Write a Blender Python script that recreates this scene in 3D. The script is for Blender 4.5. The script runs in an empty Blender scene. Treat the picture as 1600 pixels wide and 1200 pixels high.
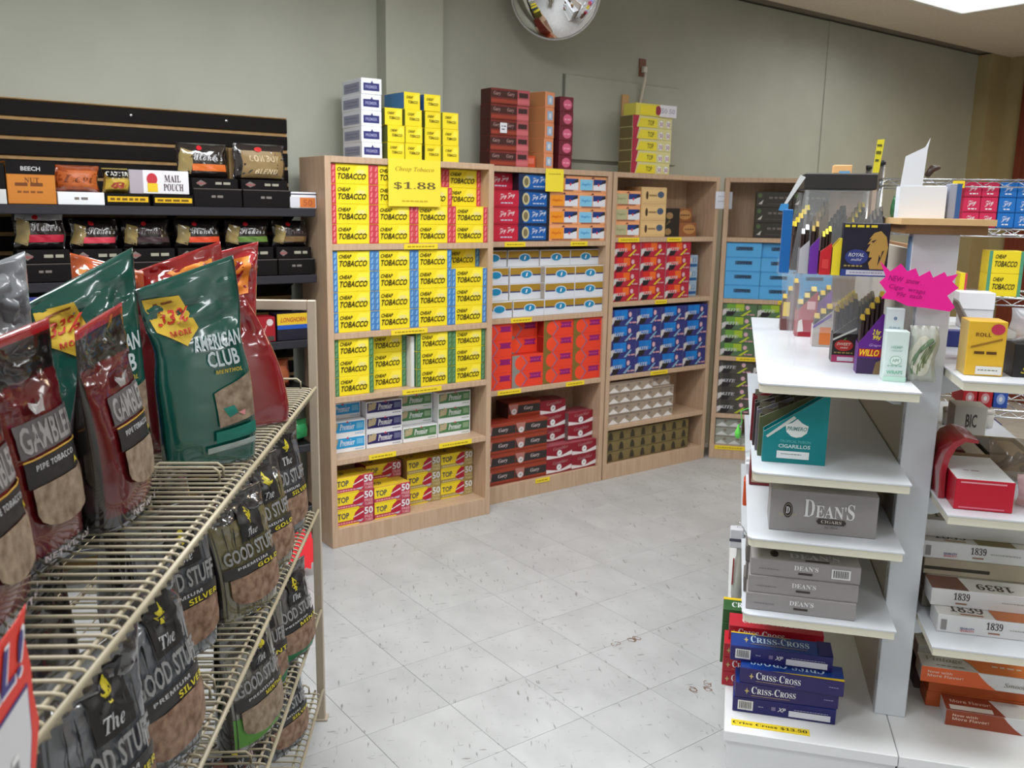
import bpy, math, random
from mathutils import Vector, Matrix, noise

SC = bpy.context.scene
COL = SC.collection
rnd = random.Random(7)

# ------------------------------------------------------------------ camera
F_PX = 1406.55
CAM = Vector((2.87086, -1.45978, 1.59610))
YAW, PITCH, ROLL = 7.21268856, 0.193280364, 0.0181664
_r0 = Vector((math.cos(YAW), math.sin(YAW), 0))
FWD = Vector((-math.sin(YAW) * math.cos(PITCH), math.cos(YAW) * math.cos(PITCH), -math.sin(PITCH)))
_u0 = _r0.cross(FWD)
RIGHT = math.cos(ROLL) * _r0 + math.sin(ROLL) * _u0
UP = -math.sin(ROLL) * _r0 + math.cos(ROLL) * _u0
cam_data = bpy.data.cameras.new('camera')
cam_data.sensor_fit = 'HORIZONTAL'
cam_data.sensor_width = 36.0
cam_data.lens = F_PX / 1600 * 36
cam_data.clip_start = 0.02
cam_data.dof.use_dof = True
cam_data.dof.focus_distance = 2.3
cam_data.dof.aperture_fstop = 7.0
cam = bpy.data.objects.new('camera', cam_data)
COL.objects.link(cam)
M = Matrix((RIGHT, UP, -FWD)).transposed().to_4x4()
M.translation = CAM
cam.matrix_world = M
SC.camera = cam

# ------------------------------------------------------------------ world, exposure
SC.view_settings.view_transform = 'Standard'
SC.view_settings.look = 'None'
SC.view_settings.gamma = 1.0
SC.view_settings.use_curve_mapping = False
SC.view_settings.exposure = 0.0
W = bpy.data.worlds.new('world')
SC.world = W
W.use_nodes = True
W.node_tree.nodes['Background'].inputs[0].default_value = (0.75, 0.85, 1.0, 1)
W.node_tree.nodes['Background'].inputs[1].default_value = 0.6
LAMP_POWER = 29.0           # watts of each ceiling panel
LAMP_SPREAD = math.radians(165)
LAMP_COLOR = (0.95, 0.98, 1.0)

# ------------------------------------------------------------------ pixel -> point helpers (photograph 1600 x 1200)
def ray(px, py):
    return FWD + RIGHT * ((px - 800) / F_PX) - UP * ((py - 600) / F_PX)
def on(px, py, P, n):
    d = ray(px, py); P = Vector(P); n = Vector(n)
    return CAM + d * ((P - CAM).dot(n) / d.dot(n))
def onz(px, py, z): return on(px, py, (0, 0, z), (0, 0, 1))
def onx(px, py, x): return on(px, py, (x, 0, 0), (1, 0, 0))
def ony(px, py, y): return on(px, py, (0, y, 0), (0, 1, 0))
def project(p):
    d = Vector(p) - CAM; z = d.dot(FWD)
    return (800 + F_PX * d.dot(RIGHT) / z, 600 - F_PX * d.dot(UP) / z, z)

# ------------------------------------------------------------------ materials
def lin(c):
    c = c / 255.0
    return c / 12.92 if c <= 0.04045 else ((c + 0.055) / 1.055) ** 2.4
def rgb(r, g, b): return (lin(r), lin(g), lin(b), 1.0)
MATS = {}
def mat(name, r=128, g=128, b=128, rough=0.5, metal=0.0, spec=0.5, trans=0.0, alpha=1.0, coat=0.0, emit=0.0):
    if name in MATS: return MATS[name]
    m = bpy.data.materials.new(name); m.use_nodes = True
    bs = m.node_tree.nodes['Principled BSDF']
    bs.inputs['Base Color'].default_value = rgb(r, g, b)
    bs.inputs['Roughness'].default_value = rough
    bs.inputs['Metallic'].default_value = metal
    bs.inputs['Specular IOR Level'].default_value = spec
    bs.inputs['Transmission Weight'].default_value = trans
    bs.inputs['Alpha'].default_value = alpha
    bs.inputs['Coat Weight'].default_value = coat
    if emit:
        bs.inputs['Emission Color'].default_value = (*LAMP_COLOR, 1)
        bs.inputs['Emission Strength'].default_value = emit
    MATS[name] = m
    return m
_colors = {}
def ink(r, g, b, rough=0.45, spec=0.4):
    k = (r, g, b, rough, spec)
    if k not in _colors:
        _colors[k] = mat('ink_%d_%d_%d_%d' % (r, g, b, int(rough * 100)), r, g, b, rough, spec=spec)
    return _colors[k]
def foil(r, g, b, rough=0.16):
    return mat('foil_%d_%d_%d' % (r, g, b), r, g, b, rough, spec=0.75, coat=0.9)
def noisy(name, c1, c2, scale=(1, 1, 1), nscale=8.0, detail=4.0, rough=0.5, bump=0.0, lo=0.35, hi=0.65, spec=0.4):
    """two colours mixed by stretched noise in object coordinates"""
    if name in MATS: return MATS[name]
    m = bpy.data.materials.new(name); m.use_nodes = True
    nt = m.node_tree; N = nt.nodes; L = nt.links; bs = N['Principled BSDF']
    tc = N.new('ShaderNodeTexCoord'); mp = N.new('ShaderNodeMapping'); nz = N.new('ShaderNodeTexNoise'); cr = N.new('ShaderNodeValToRGB')
    mp.inputs['Scale'].default_value = scale
    nz.inputs['Scale'].default_value = nscale; nz.inputs['Detail'].default_value = detail
    cr.color_ramp.elements[0].position = lo; cr.color_ramp.elements[1].position = hi
    cr.color_ramp.elements[0].color = rgb(*c1); cr.color_ramp.elements[1].color = rgb(*c2)
    L.new(tc.outputs['Object'], mp.inputs['Vector']); L.new(mp.outputs['Vector'], nz.inputs['Vector'])
    L.new(nz.outputs['Fac'], cr.inputs['Fac']); L.new(cr.outputs['Color'], bs.inputs['Base Color'])
    bs.inputs['Roughness'].default_value = rough; bs.inputs['Specular IOR Level'].default_value = spec
    if bump:
        b = N.new('ShaderNodeBump'); b.inputs['Strength'].default_value = bump; b.inputs['Distance'].default_value = 0.004
        L.new(nz.outputs['Fac'], b.inputs['Height']); L.new(b.outputs['Normal'], bs.inputs['Normal'])
    MATS[name] = m
    return m
WALLPAINT = noisy('wall_paint', (166, 168, 156), (172, 174, 162), nscale=3.0, rough=0.62, bump=0.02, spec=0.25)
WALLPAINT2 = noisy('wall_paint_far', (160, 146, 108), (168, 154, 116), nscale=3.0, rough=0.62, bump=0.02, spec=0.25)
CEILMAT = noisy('ceiling_board', (212, 200, 184), (220, 209, 193), nscale=40.0, rough=0.8, bump=0.1, spec=0.1)
MAPLE = noisy('maple_laminate', (184, 155, 128), (196, 167, 141), scale=(14, 14, 1.2), nscale=5.0, rough=0.42)
MAPLE_IN = MAPLE
WHITE_SHELF = noisy('white_enamel', (208, 213, 220), (214, 219, 226), nscale=5.0, rough=0.32, spec=0.5)
CREAM = mat('cream_edge', 226, 222, 203, 0.4)
WIRE = mat('cream_wire', 166, 156, 132, 0.38)
RACKPOST = mat('cream_post', 178, 164, 146, 0.45)
SLATBLACK = noisy('black_slat', (14, 10, 10), (20, 15, 14), scale=(6, 1, 20), nscale=4.0, rough=0.6, spec=0.15)
SLATTAN = noisy('slat_channel', (150, 118, 74), (166, 132, 86), nscale=30, rough=0.7)
BLACKMETAL = mat('black_shelf_metal', 17, 16, 18, 0.38)
CHROME = mat('chrome', 200, 204, 210, 0.18, metal=1.0)
MIRROR = mat('mirror_dome', 235, 235, 235, 0.02, metal=1.0)
CLEAR = mat('clear_acrylic', 235, 240, 242, 0.06, spec=0.5, trans=0.0, alpha=0.09)
PLASTIC = mat('clear_wrap', 200, 202, 204, 0.12, spec=0.6, alpha=0.12)
TOBACCO = noisy('tobacco_leaf', (92, 62, 44), (150, 122, 102), nscale=60, detail=6, rough=0.6, lo=0.3, hi=0.7)
TOBACCO_PALE = noisy('tobacco_leaf_pale', (104, 84, 66), (152, 134, 114), nscale=60, detail=6, rough=0.6, lo=0.3, hi=0.7)
LAMPMAT = mat('lit_diffuser', 255, 255, 255, 0.5, emit=1.6)

# ------------------------------------------------------------------ mesh builder
class MB:
    def __init__(s): s.v = []; s.f = []; s.m = []; s.mats = []; s.sm = []
    def mi(s, m):
        if m not in s.mats: s.mats.append(m)
        return s.mats.index(m)
    def face(s, pts, m, smooth=False):
        i = len(s.v); s.v.extend([tuple(p) for p in pts]); s.f.append(tuple(range(i, i + len(pts)))); s.m.append(s.mi(m)); s.sm.append(smooth)
    def add(s, verts, faces, m, smooth=False):
        i = len(s.v); s.v.extend([tuple(p) for p in verts]); k = s.mi(m)
        for f in faces: s.f.append(tuple(i + a for a in f)); s.m.append(k); s.sm.append(smooth)
    def box(s, x0, x1, y0, y1, z0, z1, m, bev=0.0, front=None, top=None, left=None, right=None):
        lo = (x0, y0, z0); hi = (x1, y1, z1)
        b = min(bev, (x1 - x0) / 3, (y1 - y0) / 3, (z1 - z0) / 3)
        i0 = len(s.v)
        idx = {}
        for cx in (0, 1):
            for cy in (0, 1):
                for cz in (0, 1):
                    c = (cx, cy, cz); base = [hi[k] if c[k] else lo[k] for k in range(3)]
                    for ax in range(3):
                        if b <= 0 and ax: idx[(c, ax)] = idx[(c, 0)]; continue
                        p = list(base)
                        if b > 0:
                            for k in range(3):
                                if k != ax: p[k] += -b if c[k] else b
                        idx[(c, ax)] = len(s.v); s.v.append(tuple(p))
        def q(l, mm): s.f.append(tuple(l)); s.m.append(s.mi(mm)); s.sm.append(False)
        fm = {(0, 0): left or m, (0, 1): right or m, (1, 0): front or m, (1, 1): m, (2, 0): m, (2, 1): top or m}
        for ax in range(3):
            a, c2 = [(1, 2), (2, 0), (0, 1)][ax]
            for side in (0, 1):
                l = []
                for (p, r) in ((0, 0), (1, 0), (1, 1), (0, 1)):
                    c = [0, 0, 0]; c[ax] = side; c[a] = p; c[c2] = r
                    l.append(idx[(tuple(c), ax)])
                if side == 0: l.reverse()
                q(l, fm[(ax, side)])
        if b > 0:
            for ax in range(3):           # edges along ax
                a, c2 = [(1, 2), (2, 0), (0, 1)][ax]
                for p in (0, 1):
                    for r in (0, 1):
                        c0 = [0, 0, 0]; c1 = [0, 0, 0]; c0[a] = c1[a] = p; c0[c2] = c1[c2] = r; c1[ax] = 1
                        l = [idx[(tuple(c0), a)], idx[(tuple(c1), a)], idx[(tuple(c1), c2)], idx[(tuple(c0), c2)]]
                        if p != r: l.reverse()
                        q(l, m)
            for c in [(x, y, z) for x in (0, 1) for y in (0, 1) for z in (0, 1)]:
                l = [idx[(c, 0)], idx[(c, 1)], idx[(c, 2)]]
                if (sum(c) % 2) == 0: l.reverse()
                q(l, m)
    def prism(s, pts, d0, d1, axis, m, side=None):
        """2-D outline pts extruded along axis ('x','y','z') from d0 to d1"""
        def P(p, d):
            return {'x': (d, p[0], p[1]), 'y': (p[0], d, p[1]), 'z': (p[0], p[1], d)}[axis]
        n = len(pts)
        area = sum(pts[i][0] * pts[(i + 1) % n][1] - pts[(i + 1) % n][0] * pts[i][1] for i in range(n))
        pp = list(pts) if area > 0 else list(reversed(pts))
        if axis == 'y': pp.reverse()
        s.face([P(p, d1) for p in pp], m); s.face([P(p, d0) for p in reversed(pp)], m)
        for i in range(n):
            a, b = pp[i], pp[(i + 1) % n]
            s.face([P(a, d0), P(b, d0), P(b, d1), P(a, d1)], side or m)
    def tube(s, pts, r, m, n=6, smooth=True):
        pts = [Vector(p) for p in pts]; rings = []
        for i, p in enumerate(pts):
            t = (pts[min(i + 1, len(pts) - 1)] - pts[max(i - 1, 0)]).normalized()
            a = t.cross(Vector((0, 0, 1)))
            if a.length < 1e-3: a = t.cross(Vector((1, 0, 0)))
            a.normalize(); b = t.cross(a)
            rr = r[i] if isinstance(r, (list, tuple)) else r
            rings.append([p + a * (rr * math.cos(2 * math.pi * k / n)) + b * (rr * math.sin(2 * math.pi * k / n)) for k in range(n)])
        v = [p for ring in rings for p in ring]; f = []
        for i in range(len(pts) - 1):
            for k in range(n):
                f.append((i * n + k, (i + 1) * n + k, (i + 1) * n + (k + 1) % n, i * n + (k + 1) % n))
        f.append(tuple(range(n))); f.append(tuple((len(pts) - 1) * n + k for k in reversed(range(n))))
        s.add(v, f, m, smooth)
    def lathe(s, prof, m, n=24, M4=None, smooth=True):
        v = []
        for (r, z) in prof:
            for k in range(n):
                a = 2 * math.pi * k / n; p = Vector((r * math.cos(a), r * math.sin(a), z))
                v.append(M4 @ p if M4 else p)
        f = []
        for i in range(len(prof) - 1):
            for k in range(n):
                f.append((i * n + k, i * n + (k + 1) % n, (i + 1) * n + (k + 1) % n, (i + 1) * n + k))
        s.add(v, f, m, smooth)
    def mesh(s, name):
        me = bpy.data.meshes.new(name)
        me.from_pydata(s.v, [], s.f)
        for m in s.mats: me.materials.append(m)
        me.polygons.foreach_set('material_index', s.m)
        me.polygons.foreach_set('use_smooth', s.sm)
        me.update()
        return me

def obj(name, me, parent=None, loc=None, rotz=0.0, rot=None):
    if isinstance(me, MB): me = me.mesh(name)
    o = bpy.data.objects.new(name, me)
    COL.objects.link(o)
    if parent is not None: o.parent = parent
    if loc is not None: o.location = loc
    if rot is not None: o.rotation_euler = rot
    elif rotz: o.rotation_euler = (0, 0, rotz)
    return o
def tag(o, label=None, cat=None, group=None, kind=None):
    if label: o['label'] = label
    if cat: o['category'] = cat
    if group: o['group'] = group
    if kind: o['kind'] = kind
    return o
def thing(name, label, cat, loc=(0, 0, 0), rotz=0.0, group=None, rot=None):
    o = bpy.data.objects.new(name, None); COL.objects.link(o)
    o.location = loc; o.rotation_euler = rot if rot else (0, 0, rotz); o.empty_display_size = 0.05
    return tag(o, label, cat, group)
def struct(name, b, parent=None):
    o = obj(name, b, parent)
    if parent is None: o['kind'] = 'structure'
    return o

# ------------------------------------------------------------------ lettering and flat print
STY = {'serif': (0x1D400, 0x1D41A, 0x1D7CE), 'serifi': (0x1D468, 0x1D482, 0x1D7CE), 'script': (0x1D4D0, 0x1D4EA, 0x1D7CE),
       'sansb': (0x1D5D4, 0x1D5EE, 0x1D7EC), 'sansbi': (0x1D63C, 0x1D656, 0x1D7EC)}
_txt = {}
def text_geo(s, style='b'):
    k = (s, style)
    if k in _txt: return _txt[k]
    body = s
    if style in STY:
        U, l, d = STY[style]
        body = ''.join(chr(U + ord(c) - 65) if 'A' <= c <= 'Z' else chr(l + ord(c) - 97) if 'a' <= c <= 'z'
                       else chr(d + ord(c) - 48) if '0' <= c <= '9' else c for c in s)
    c = bpy.data.curves.new('text', 'FONT'); c.body = body; c.resolution_u = 2
    if style == 'b': c.offset = 0.022
    if style == 'bi': c.offset = 0.022; c.shear = 0.3
    if style == 'i': c.shear = 0.3
    o = bpy.data.objects.new('text', c); COL.objects.link(o)
    dg = bpy.context.evaluated_depsgraph_get()
    me = bpy.data.meshes.new_from_object(o.evaluated_get(dg))
    V = [(v.co.x, v.co.y) for v in me.vertices]; Fc = [tuple(p.vertices) for p in me.polygons]
    bpy.data.objects.remove(o); bpy.data.curves.remove(c); bpy.data.meshes.remove(me)
    if V:
        x0 = min(v[0] for v in V); x1 = max(v[0] for v in V); y0 = min(v[1] for v in V); y1 = max(v[1] for v in V)
        V = [((x - x0) / max(x1 - x0, 1e-6), (y - y0) / max(y1 - y0, 1e-6)) for x, y in V]
        asp = (x1 - x0) / max(y1 - y0, 1e-6)
    else: asp = 1
    _txt[k] = (V, Fc, asp)
    return _txt[k]

class Print:
    """flat print mapped onto a face or a curved surface by fn(u, v, off) -> xyz; u, v in metres"""
    def __init__(s, fn, start=0.0005, step=0.00025): s.b = MB(); s.fn = fn; s.o = start; s.step = step
    def _z(s): s.o += s.step; return s.o
    def poly(s, pts, m):
        z = s._z(); n = len(pts)
        a = sum(pts[i][0] * pts[(i + 1) % n][1] - pts[(i + 1) % n][0] * pts[i][1] for i in range(n))
        if a < 0: pts = list(reversed(pts))
        s.b.face([s.fn(u, v, z) for u, v in pts], m)
    def rect(s, u0, v0, u1, v1, m): s.poly([(u0, v0), (u1, v0), (u1, v1), (u0, v1)], m)
    def ell(s, cu, cv, ru, rv, m, n=18): s.poly([(cu + ru * math.cos(2 * math.pi * k / n), cv + rv * math.sin(2 * math.pi * k / n)) for k in range(n)], m)
    def patch(s, pts, m, rings=9, sub=6):
        """star-shaped outline, finely divided so that it follows a curved surface"""
        z = s._z(); out = []
        for i in range(len(pts)):
            a, b = pts[i], pts[(i + 1) % len(pts)]
            for k in range(sub): out.append((a[0] + (b[0] - a[0]) * k / sub, a[1] + (b[1] - a[1]) * k / sub))
        n = len(out); cu = sum(p[0] for p in out) / n; cv = sum(p[1] for p in out) / n
        a = sum(out[i][0] * out[(i + 1) % n][1] - out[(i + 1) % n][0] * out[i][1] for i in range(n))
        if a < 0: out.reverse()
        V = [s.fn(cu, cv, z)]; Fc = []
        for r in range(1, rings + 1):
            t = r / rings
            for u, v in out: V.append(s.fn(cu + (u - cu) * t, cv + (v - cv) * t, z))
        for k in range(n): Fc.append((0, 1 + k, 1 + (k + 1) % n))
        for r in range(rings - 1):
            o0 = 1 + r * n; o1 = o0 + n
            for k in range(n): Fc.append((o0 + k, o1 + k, o1 + (k + 1) % n, o0 + (k + 1) % n))
        s.b.add(V, Fc, m, True)
    def prect(s, u0, v0, u1, v1, m, rings=6, sub=8): s.patch([(u0, v0), (u1, v0), (u1, v1), (u0, v1)], m, rings, sub)
    def text(s, t, u, v, h, m, style='b', w=None, skew=0.0, slope=0.0, flip=False, center=False):
        V, Fc, asp = text_geo(t, style); ww = w or asp * h; z = s._z()
        if center: u -= ww / 2
        P = []
        for x, y in V:
            if flip: x, y = 1 - x, 1 - y
            P.append(s.fn(u + x * ww + skew * y * h, v + y * h + slope * x * ww, z))
        s.b.add(P, Fc, m)
    def words(s, u0, u1, v, h, m, seed=1):
        """a run of small dashes: print too small to read"""
        r = random.Random(seed); u = u0
        while u < u1 - h:
            l = min(r.uniform(1.2, 3.5) * h, u1 - u); s.rect(u, v, u + l, v + h, m); s.o -= s.step; u += l + 0.7 * h
        s.o += s.step
    def barcode(s, u0, v0, u1, v1, seed=2):
        s.rect(u0, v0, u1, v1, ink(225, 225, 225)); r = random.Random(seed); u = u0 + (u1 - u0) * .1
        s.o += s.step
        while u < u1 - (u1 - u0) * .1:
            l = r.uniform(.015, .05) * (u1 - u0); s.rect(u, v0 + (v1 - v0) * .15, u + l, v1 - (v1 - v0) * .1, ink(40, 40, 45)); s.o -= s.step; u += l + r.uniform(.02, .05) * (u1 - u0)
        s.o += s.step

class BoxKind:
    """a printed carton: local x across the front, y into depth, z up; front at y = 0"""
    def __init__(s, name, w, d, h, body, front=None, top=None, left=None, right=None, bev=0.0015):
        s.name, s.w, s.d, s.h = name, w, d, h
        b = MB(); b.box(0, w, 0, d, 0, h, body, bev, front, top, left, right)
        # tuck-flap seam on the lid
        s.mesh = b.mesh(name)
        s.prints = []
        s.pm = None
    def F(s): p = Print(lambda u, v, o: (u, -o, v)); s.prints.append(p); return p
    def T(s): p = Print(lambda u, v, o: (u, v, s.h + o)); s.prints.append(p); return p
    def L(s): p = Print(lambda u, v, o: (-o, s.d - u, v)); s.prints.append(p); return p
    def R(s): p = Print(lambda u, v, o: (s.w + o, u, v)); s.prints.append(p); return p
    def printmesh(s):
        if s.pm is None:
            a = MB()
            for p in s.prints:
                for f, k, sm in zip(p.b.f, p.b.m, p.b.sm): a.face([p.b.v[i] for i in f], p.b.mats[k], sm)
            s.pm = a.mesh('lettering') if a.f else False
        return s.pm
    def place(s, loc, rotz, label, group=None, cat='carton', rot=None):
        o = obj(s.name, s.mesh, None, loc, rotz, rot)
        tag(o, label, cat, group)
        if s.printmesh(): obj('lettering', s.printmesh(), o)
        return o
ORD = ['bottom', 'second', 'third', 'fourth', 'fifth', 'sixth', 'seventh']

# ------------------------------------------------------------------ the room
XW, YF, XE, YS, ZC = -1.22, 6.75, 6.2, -4.2, 2.93
PALEWALL = noisy('wall_paint_pale', (205, 204, 196), (212, 211, 203), nscale=3.0, rough=.6)
b = MB(); b.box(XW - .1, XW, YS, YF, 0, ZC, WALLPAINT); struct('wall_left', b)
b = MB(); b.box(XW - .1, XE + .1, YF, YF + .1, 0, ZC, WALLPAINT2); struct('wall_back', b)
b = MB(); b.box(XE, XE + .1, YS, YF, 0, ZC, PALEWALL); struct('wall_right', b)
b = MB(); b.box(XW - .1, XE + .1, YS - .1, YS, 0, ZC, PALEWALL); struct('wall_front', b)
b = MB(); b.box(XW, -1.13, .74, 1.06, 0, ZC, WALLPAINT); struct('trim_1', b)            # pilaster behind the first bookcase
b = MB(); b.box(XW, -1.10, 6.45, YF, 0, ZC, WALLPAINT2); struct('trim_2', b)            # pilaster in the far corner
b = MB(); b.box(XW, XW + .008, 4.335, 4.385, 0, ZC, WALLPAINT); struct('trim_3', b)     # batten over a wall seam
d1 = MB(); d1.box(-.95, .15, YF - .03, YF, 0, 2.86, noisy('door_wood', (104, 44, 30), (122, 56, 38), scale=(12, 12, 1), nscale=4, rough=.45)); struct('door_1', d1)

# ceiling: board with lay-in panels
ceil_mb = MB(); ceil_mb.box(XW - .1, XE + .1, YS - .1, YF + .1, ZC + .012, ZC + .08, mat('ceiling_joint', 120, 112, 100, .8))
ceiling = struct('ceiling', ceil_mb)
LAMPS = [(-.185, 4.129), (.425, -.743), (.425, .475), (1.645, .475), (1.645, 2.911), (1.645, -1.961), (3.475, 1.693), (1.035, 5.347), (5.305, .475), (4.085, -3.179)]
LAMP_LEVEL = [.45, 1, 1.15, .68, .8, 1, 1, 1.2, 1, 1]
NX = int((XE - XW) / .61) + 1
pan = MB(); pan.box(.002, .608, .002, 1.216, 0, .011, CEILMAT, .002); panm = pan.mesh('ceiling_panel')
for i in range(NX):
    for j in range(-4, 7):
        x = -.49 + .61 * (i - 2); y = 3.52 + 1.218 * (j - 1)
        if x < XW - .35 or y < YS - 1 or y > YF: continue
        if any(abs(x + .305 - lx) < .35 and abs(y + .609 - ly) < .65 for lx, ly in LAMPS): continue
        obj('ceiling_panel', panm, ceiling, (x, y, ZC))
def troffer(lx, ly, label, level=1.0, warm=False):
    t = thing('ceiling_light', label, 'ceiling light', (lx, ly, ZC), group='ceiling troffers')
    f = MB()
    for a in ((-.305, -.28, -.609, .609), (.28, .305, -.609, .609), (-.28, .28, -.609, -.585), (-.28, .28, .585, .609)):
        f.box(a[0], a[1], a[2], a[3], -.012, .02, mat('lamp_frame', 225, 225, 222, .4))
    obj('frame', f, t)
    g = MB(); g.box(-.278, .278, -.583, .583, -.004, .008, LAMPMAT); obj('diffuser', g, t)
    L_ = bpy.data.lights.new('lamp_tubes', 'AREA'); L_.shape = 'RECTANGLE'; L_.size = .54; L_.size_y = 1.15; L_.energy = LAMP_POWER * level; L_.color = (1.0, .80, .50) if warm else LAMP_COLOR; L_.spread = LAMP_SPREAD
    lo = bpy.data.objects.new('lamp_tubes', L_); COL.objects.link(lo); lo.parent = t; lo.location = (0, 0, -.008)
for k, (lx, ly) in enumerate(LAMPS):
    troffer(lx, ly, 'lit fluorescent ceiling panel above the far bookcases' if k == 0 else 'lit fluorescent ceiling panel overhead, ' + ['', 'above the slatwall', 'above the yellow bookcase aisle', 'above the white gondola', 'above the near end of the wire rack', 'behind the white gondola', 'right of the gondola', 'right of the wire rack aisle', 'towards the far wall', 'by the opposite wall'][k], LAMP_LEVEL[k], k == 7)

# floor: vinyl tiles, each a piece; slab below
def tile_material():
    m = bpy.data.materials.new('vinyl_tile'); m.use_nodes = True
    nt = m.node_tree; N = nt.nodes; L = nt.links; bs = N['Principled BSDF']
    tc = N.new('ShaderNodeTexCoord'); oi = N.new('ShaderNodeObjectInfo')
    ang = N.new('ShaderNodeMath'); ang.operation = 'MULTIPLY'; ang.inputs[1].default_value = 31.0; L.new(oi.outputs['Random'], ang.inputs[0])
    off = N.new('ShaderNodeVectorMath'); off.operation = 'SCALE'; off.inputs[0].default_value = (37, 91, 11); L.new(oi.outputs['Random'], off.inputs['Scale'])
    ad = N.new('ShaderNodeVectorMath'); L.new(tc.outputs['Object'], ad.inputs[0]); L.new(off.outputs[0], ad.inputs[1])
    def streak(rot, scale, lo, hi):
        rt = N.new('ShaderNodeVectorRotate'); rt.inputs['Angle'].default_value = rot; L.new(ad.outputs[0], rt.inputs['Vector'])
        mp = N.new('ShaderNodeMapping'); mp.inputs['Scale'].default_value = scale; L.new(rt.outputs[0], mp.inputs['Vector'])
        nz = N.new('ShaderNodeTexNoise'); nz.inputs['Scale'].default_value = 1.0; nz.inputs['Detail'].default_value = 3.0; L.new(mp.outputs[0], nz.inputs['Vector'])
        mr = N.new('ShaderNodeMapRange'); mr.inputs['From Min'].default_value = lo; mr.inputs['From Max'].default_value = hi; L.new(nz.outputs['Fac'], mr.inputs['Value'])
        return mr
    s1 = streak(0.5, (16, 80, 1), .655, .735); s2 = streak(2.0, (18, 90, 1), .665, .745)
    cl = streak(0.2, (5, 7, 1), .3, .7)
    mx = N.new('ShaderNodeMath'); mx.operation = 'MAXIMUM'; L.new(s1.outputs[0], mx.inputs[0]); L.new(s2.outputs[0], mx.inputs[1])
    mc = N.new('ShaderNodeMix'); mc.data_type = 'RGBA'; mc.inputs['A'].default_value = rgb(172, 173, 174); mc.inputs['B'].default_value = rgb(186, 187, 188); L.new(cl.outputs[0], mc.inputs['Factor'])
    m2 = N.new('ShaderNodeMix'); m2.data_type = 'RGBA'; m2.inputs['B'].default_value = rgb(104, 100, 96); L.new(mc.outputs['Result'], m2.inputs['A'])
    fm = N.new('ShaderNodeMath'); fm.operation = 'MULTIPLY'; fm.inputs[1].default_value = .75; L.new(mx.outputs[0], fm.inputs[0]); L.new(fm.outputs[0], m2.inputs['Factor'])
    L.new(m2.outputs['Result'], bs.inputs['Base Color'])
    bs.inputs['Roughness'].default_value = .38; bs.inputs['Specular IOR Level'].default_value = .35
    return m
TILE = tile_material()
fl = MB(); fl.box(XW - .1, XE + .1, YS - .1, YF + .1, -.1, -.0035, mat('floor_grout', 140, 136, 130, .7))
floor = struct('floor', fl)
T = .3048
tmb = MB(); tmb.box(.0006, T - .0006, .0006, T - .0006, -.0035, 0, TILE, .0006); tmesh = tmb.mesh('floor_tile')
big = []
for i in range(-4, 20):
    for j in range(-14, 22):
        cx, cy = (i + .5) * T, (j + .5) * T
        px, py, z = project((cx, cy, 0))
        if z > .3 and -80 < px < 1680 and -100 < py < 1330 and z < 5.2 and cx > -1.2: obj('floor_tile', tmesh, floor, (i * T, j * T, 0))
        else: big.append((i, j))
fb = MB()
for i, j in big:
    if XW < (i + .5) * T < XE and YS < (j + .5) * T < YF: fb.box(i * T + .0007, (i + 1) * T - .0007, j * T + .0007, (j + 1) * T - .0007, -.0035, 0, TILE)
o = obj('outlying_tiles', fb, floor); o['kind'] = 'stuff'
# rusty ring marks left on the tiles
RUST = mat('rust_stain', 120, 86, 62, .6)
def stain(px, py, r, seed):
    p = onz(px, py, 0.0006); rr = random.Random(seed); s = MB()
    for q in range(2):
        ox, oy = rr.uniform(-r, r), rr.uniform(-r, r); n = 14; a0 = rr.uniform(0, 6)
        for k in range(n - 3):
            a = a0 + 2 * math.pi * k / n; c = a0 + 2 * math.pi * (k + 1) / n; w0 = r * rr.uniform(.18, .4)
            def P(t, q_): return (ox + (r + q_) * math.cos(t), oy + (r + q_) * .7 * math.sin(t), 0)
            s.face([P(a, 0), P(a, w0), P(c, w0), P(c, 0)], RUST)
    obj('stain', s, floor, p)
for a in ((1083, 1080, .014, 1), (1100, 1077, .012, 2), (1107, 1068, .012, 3), (964, 1007, .011, 4), (985, 1000, .014, 5), (992, 997, .012, 6)): stain(*a)

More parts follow.
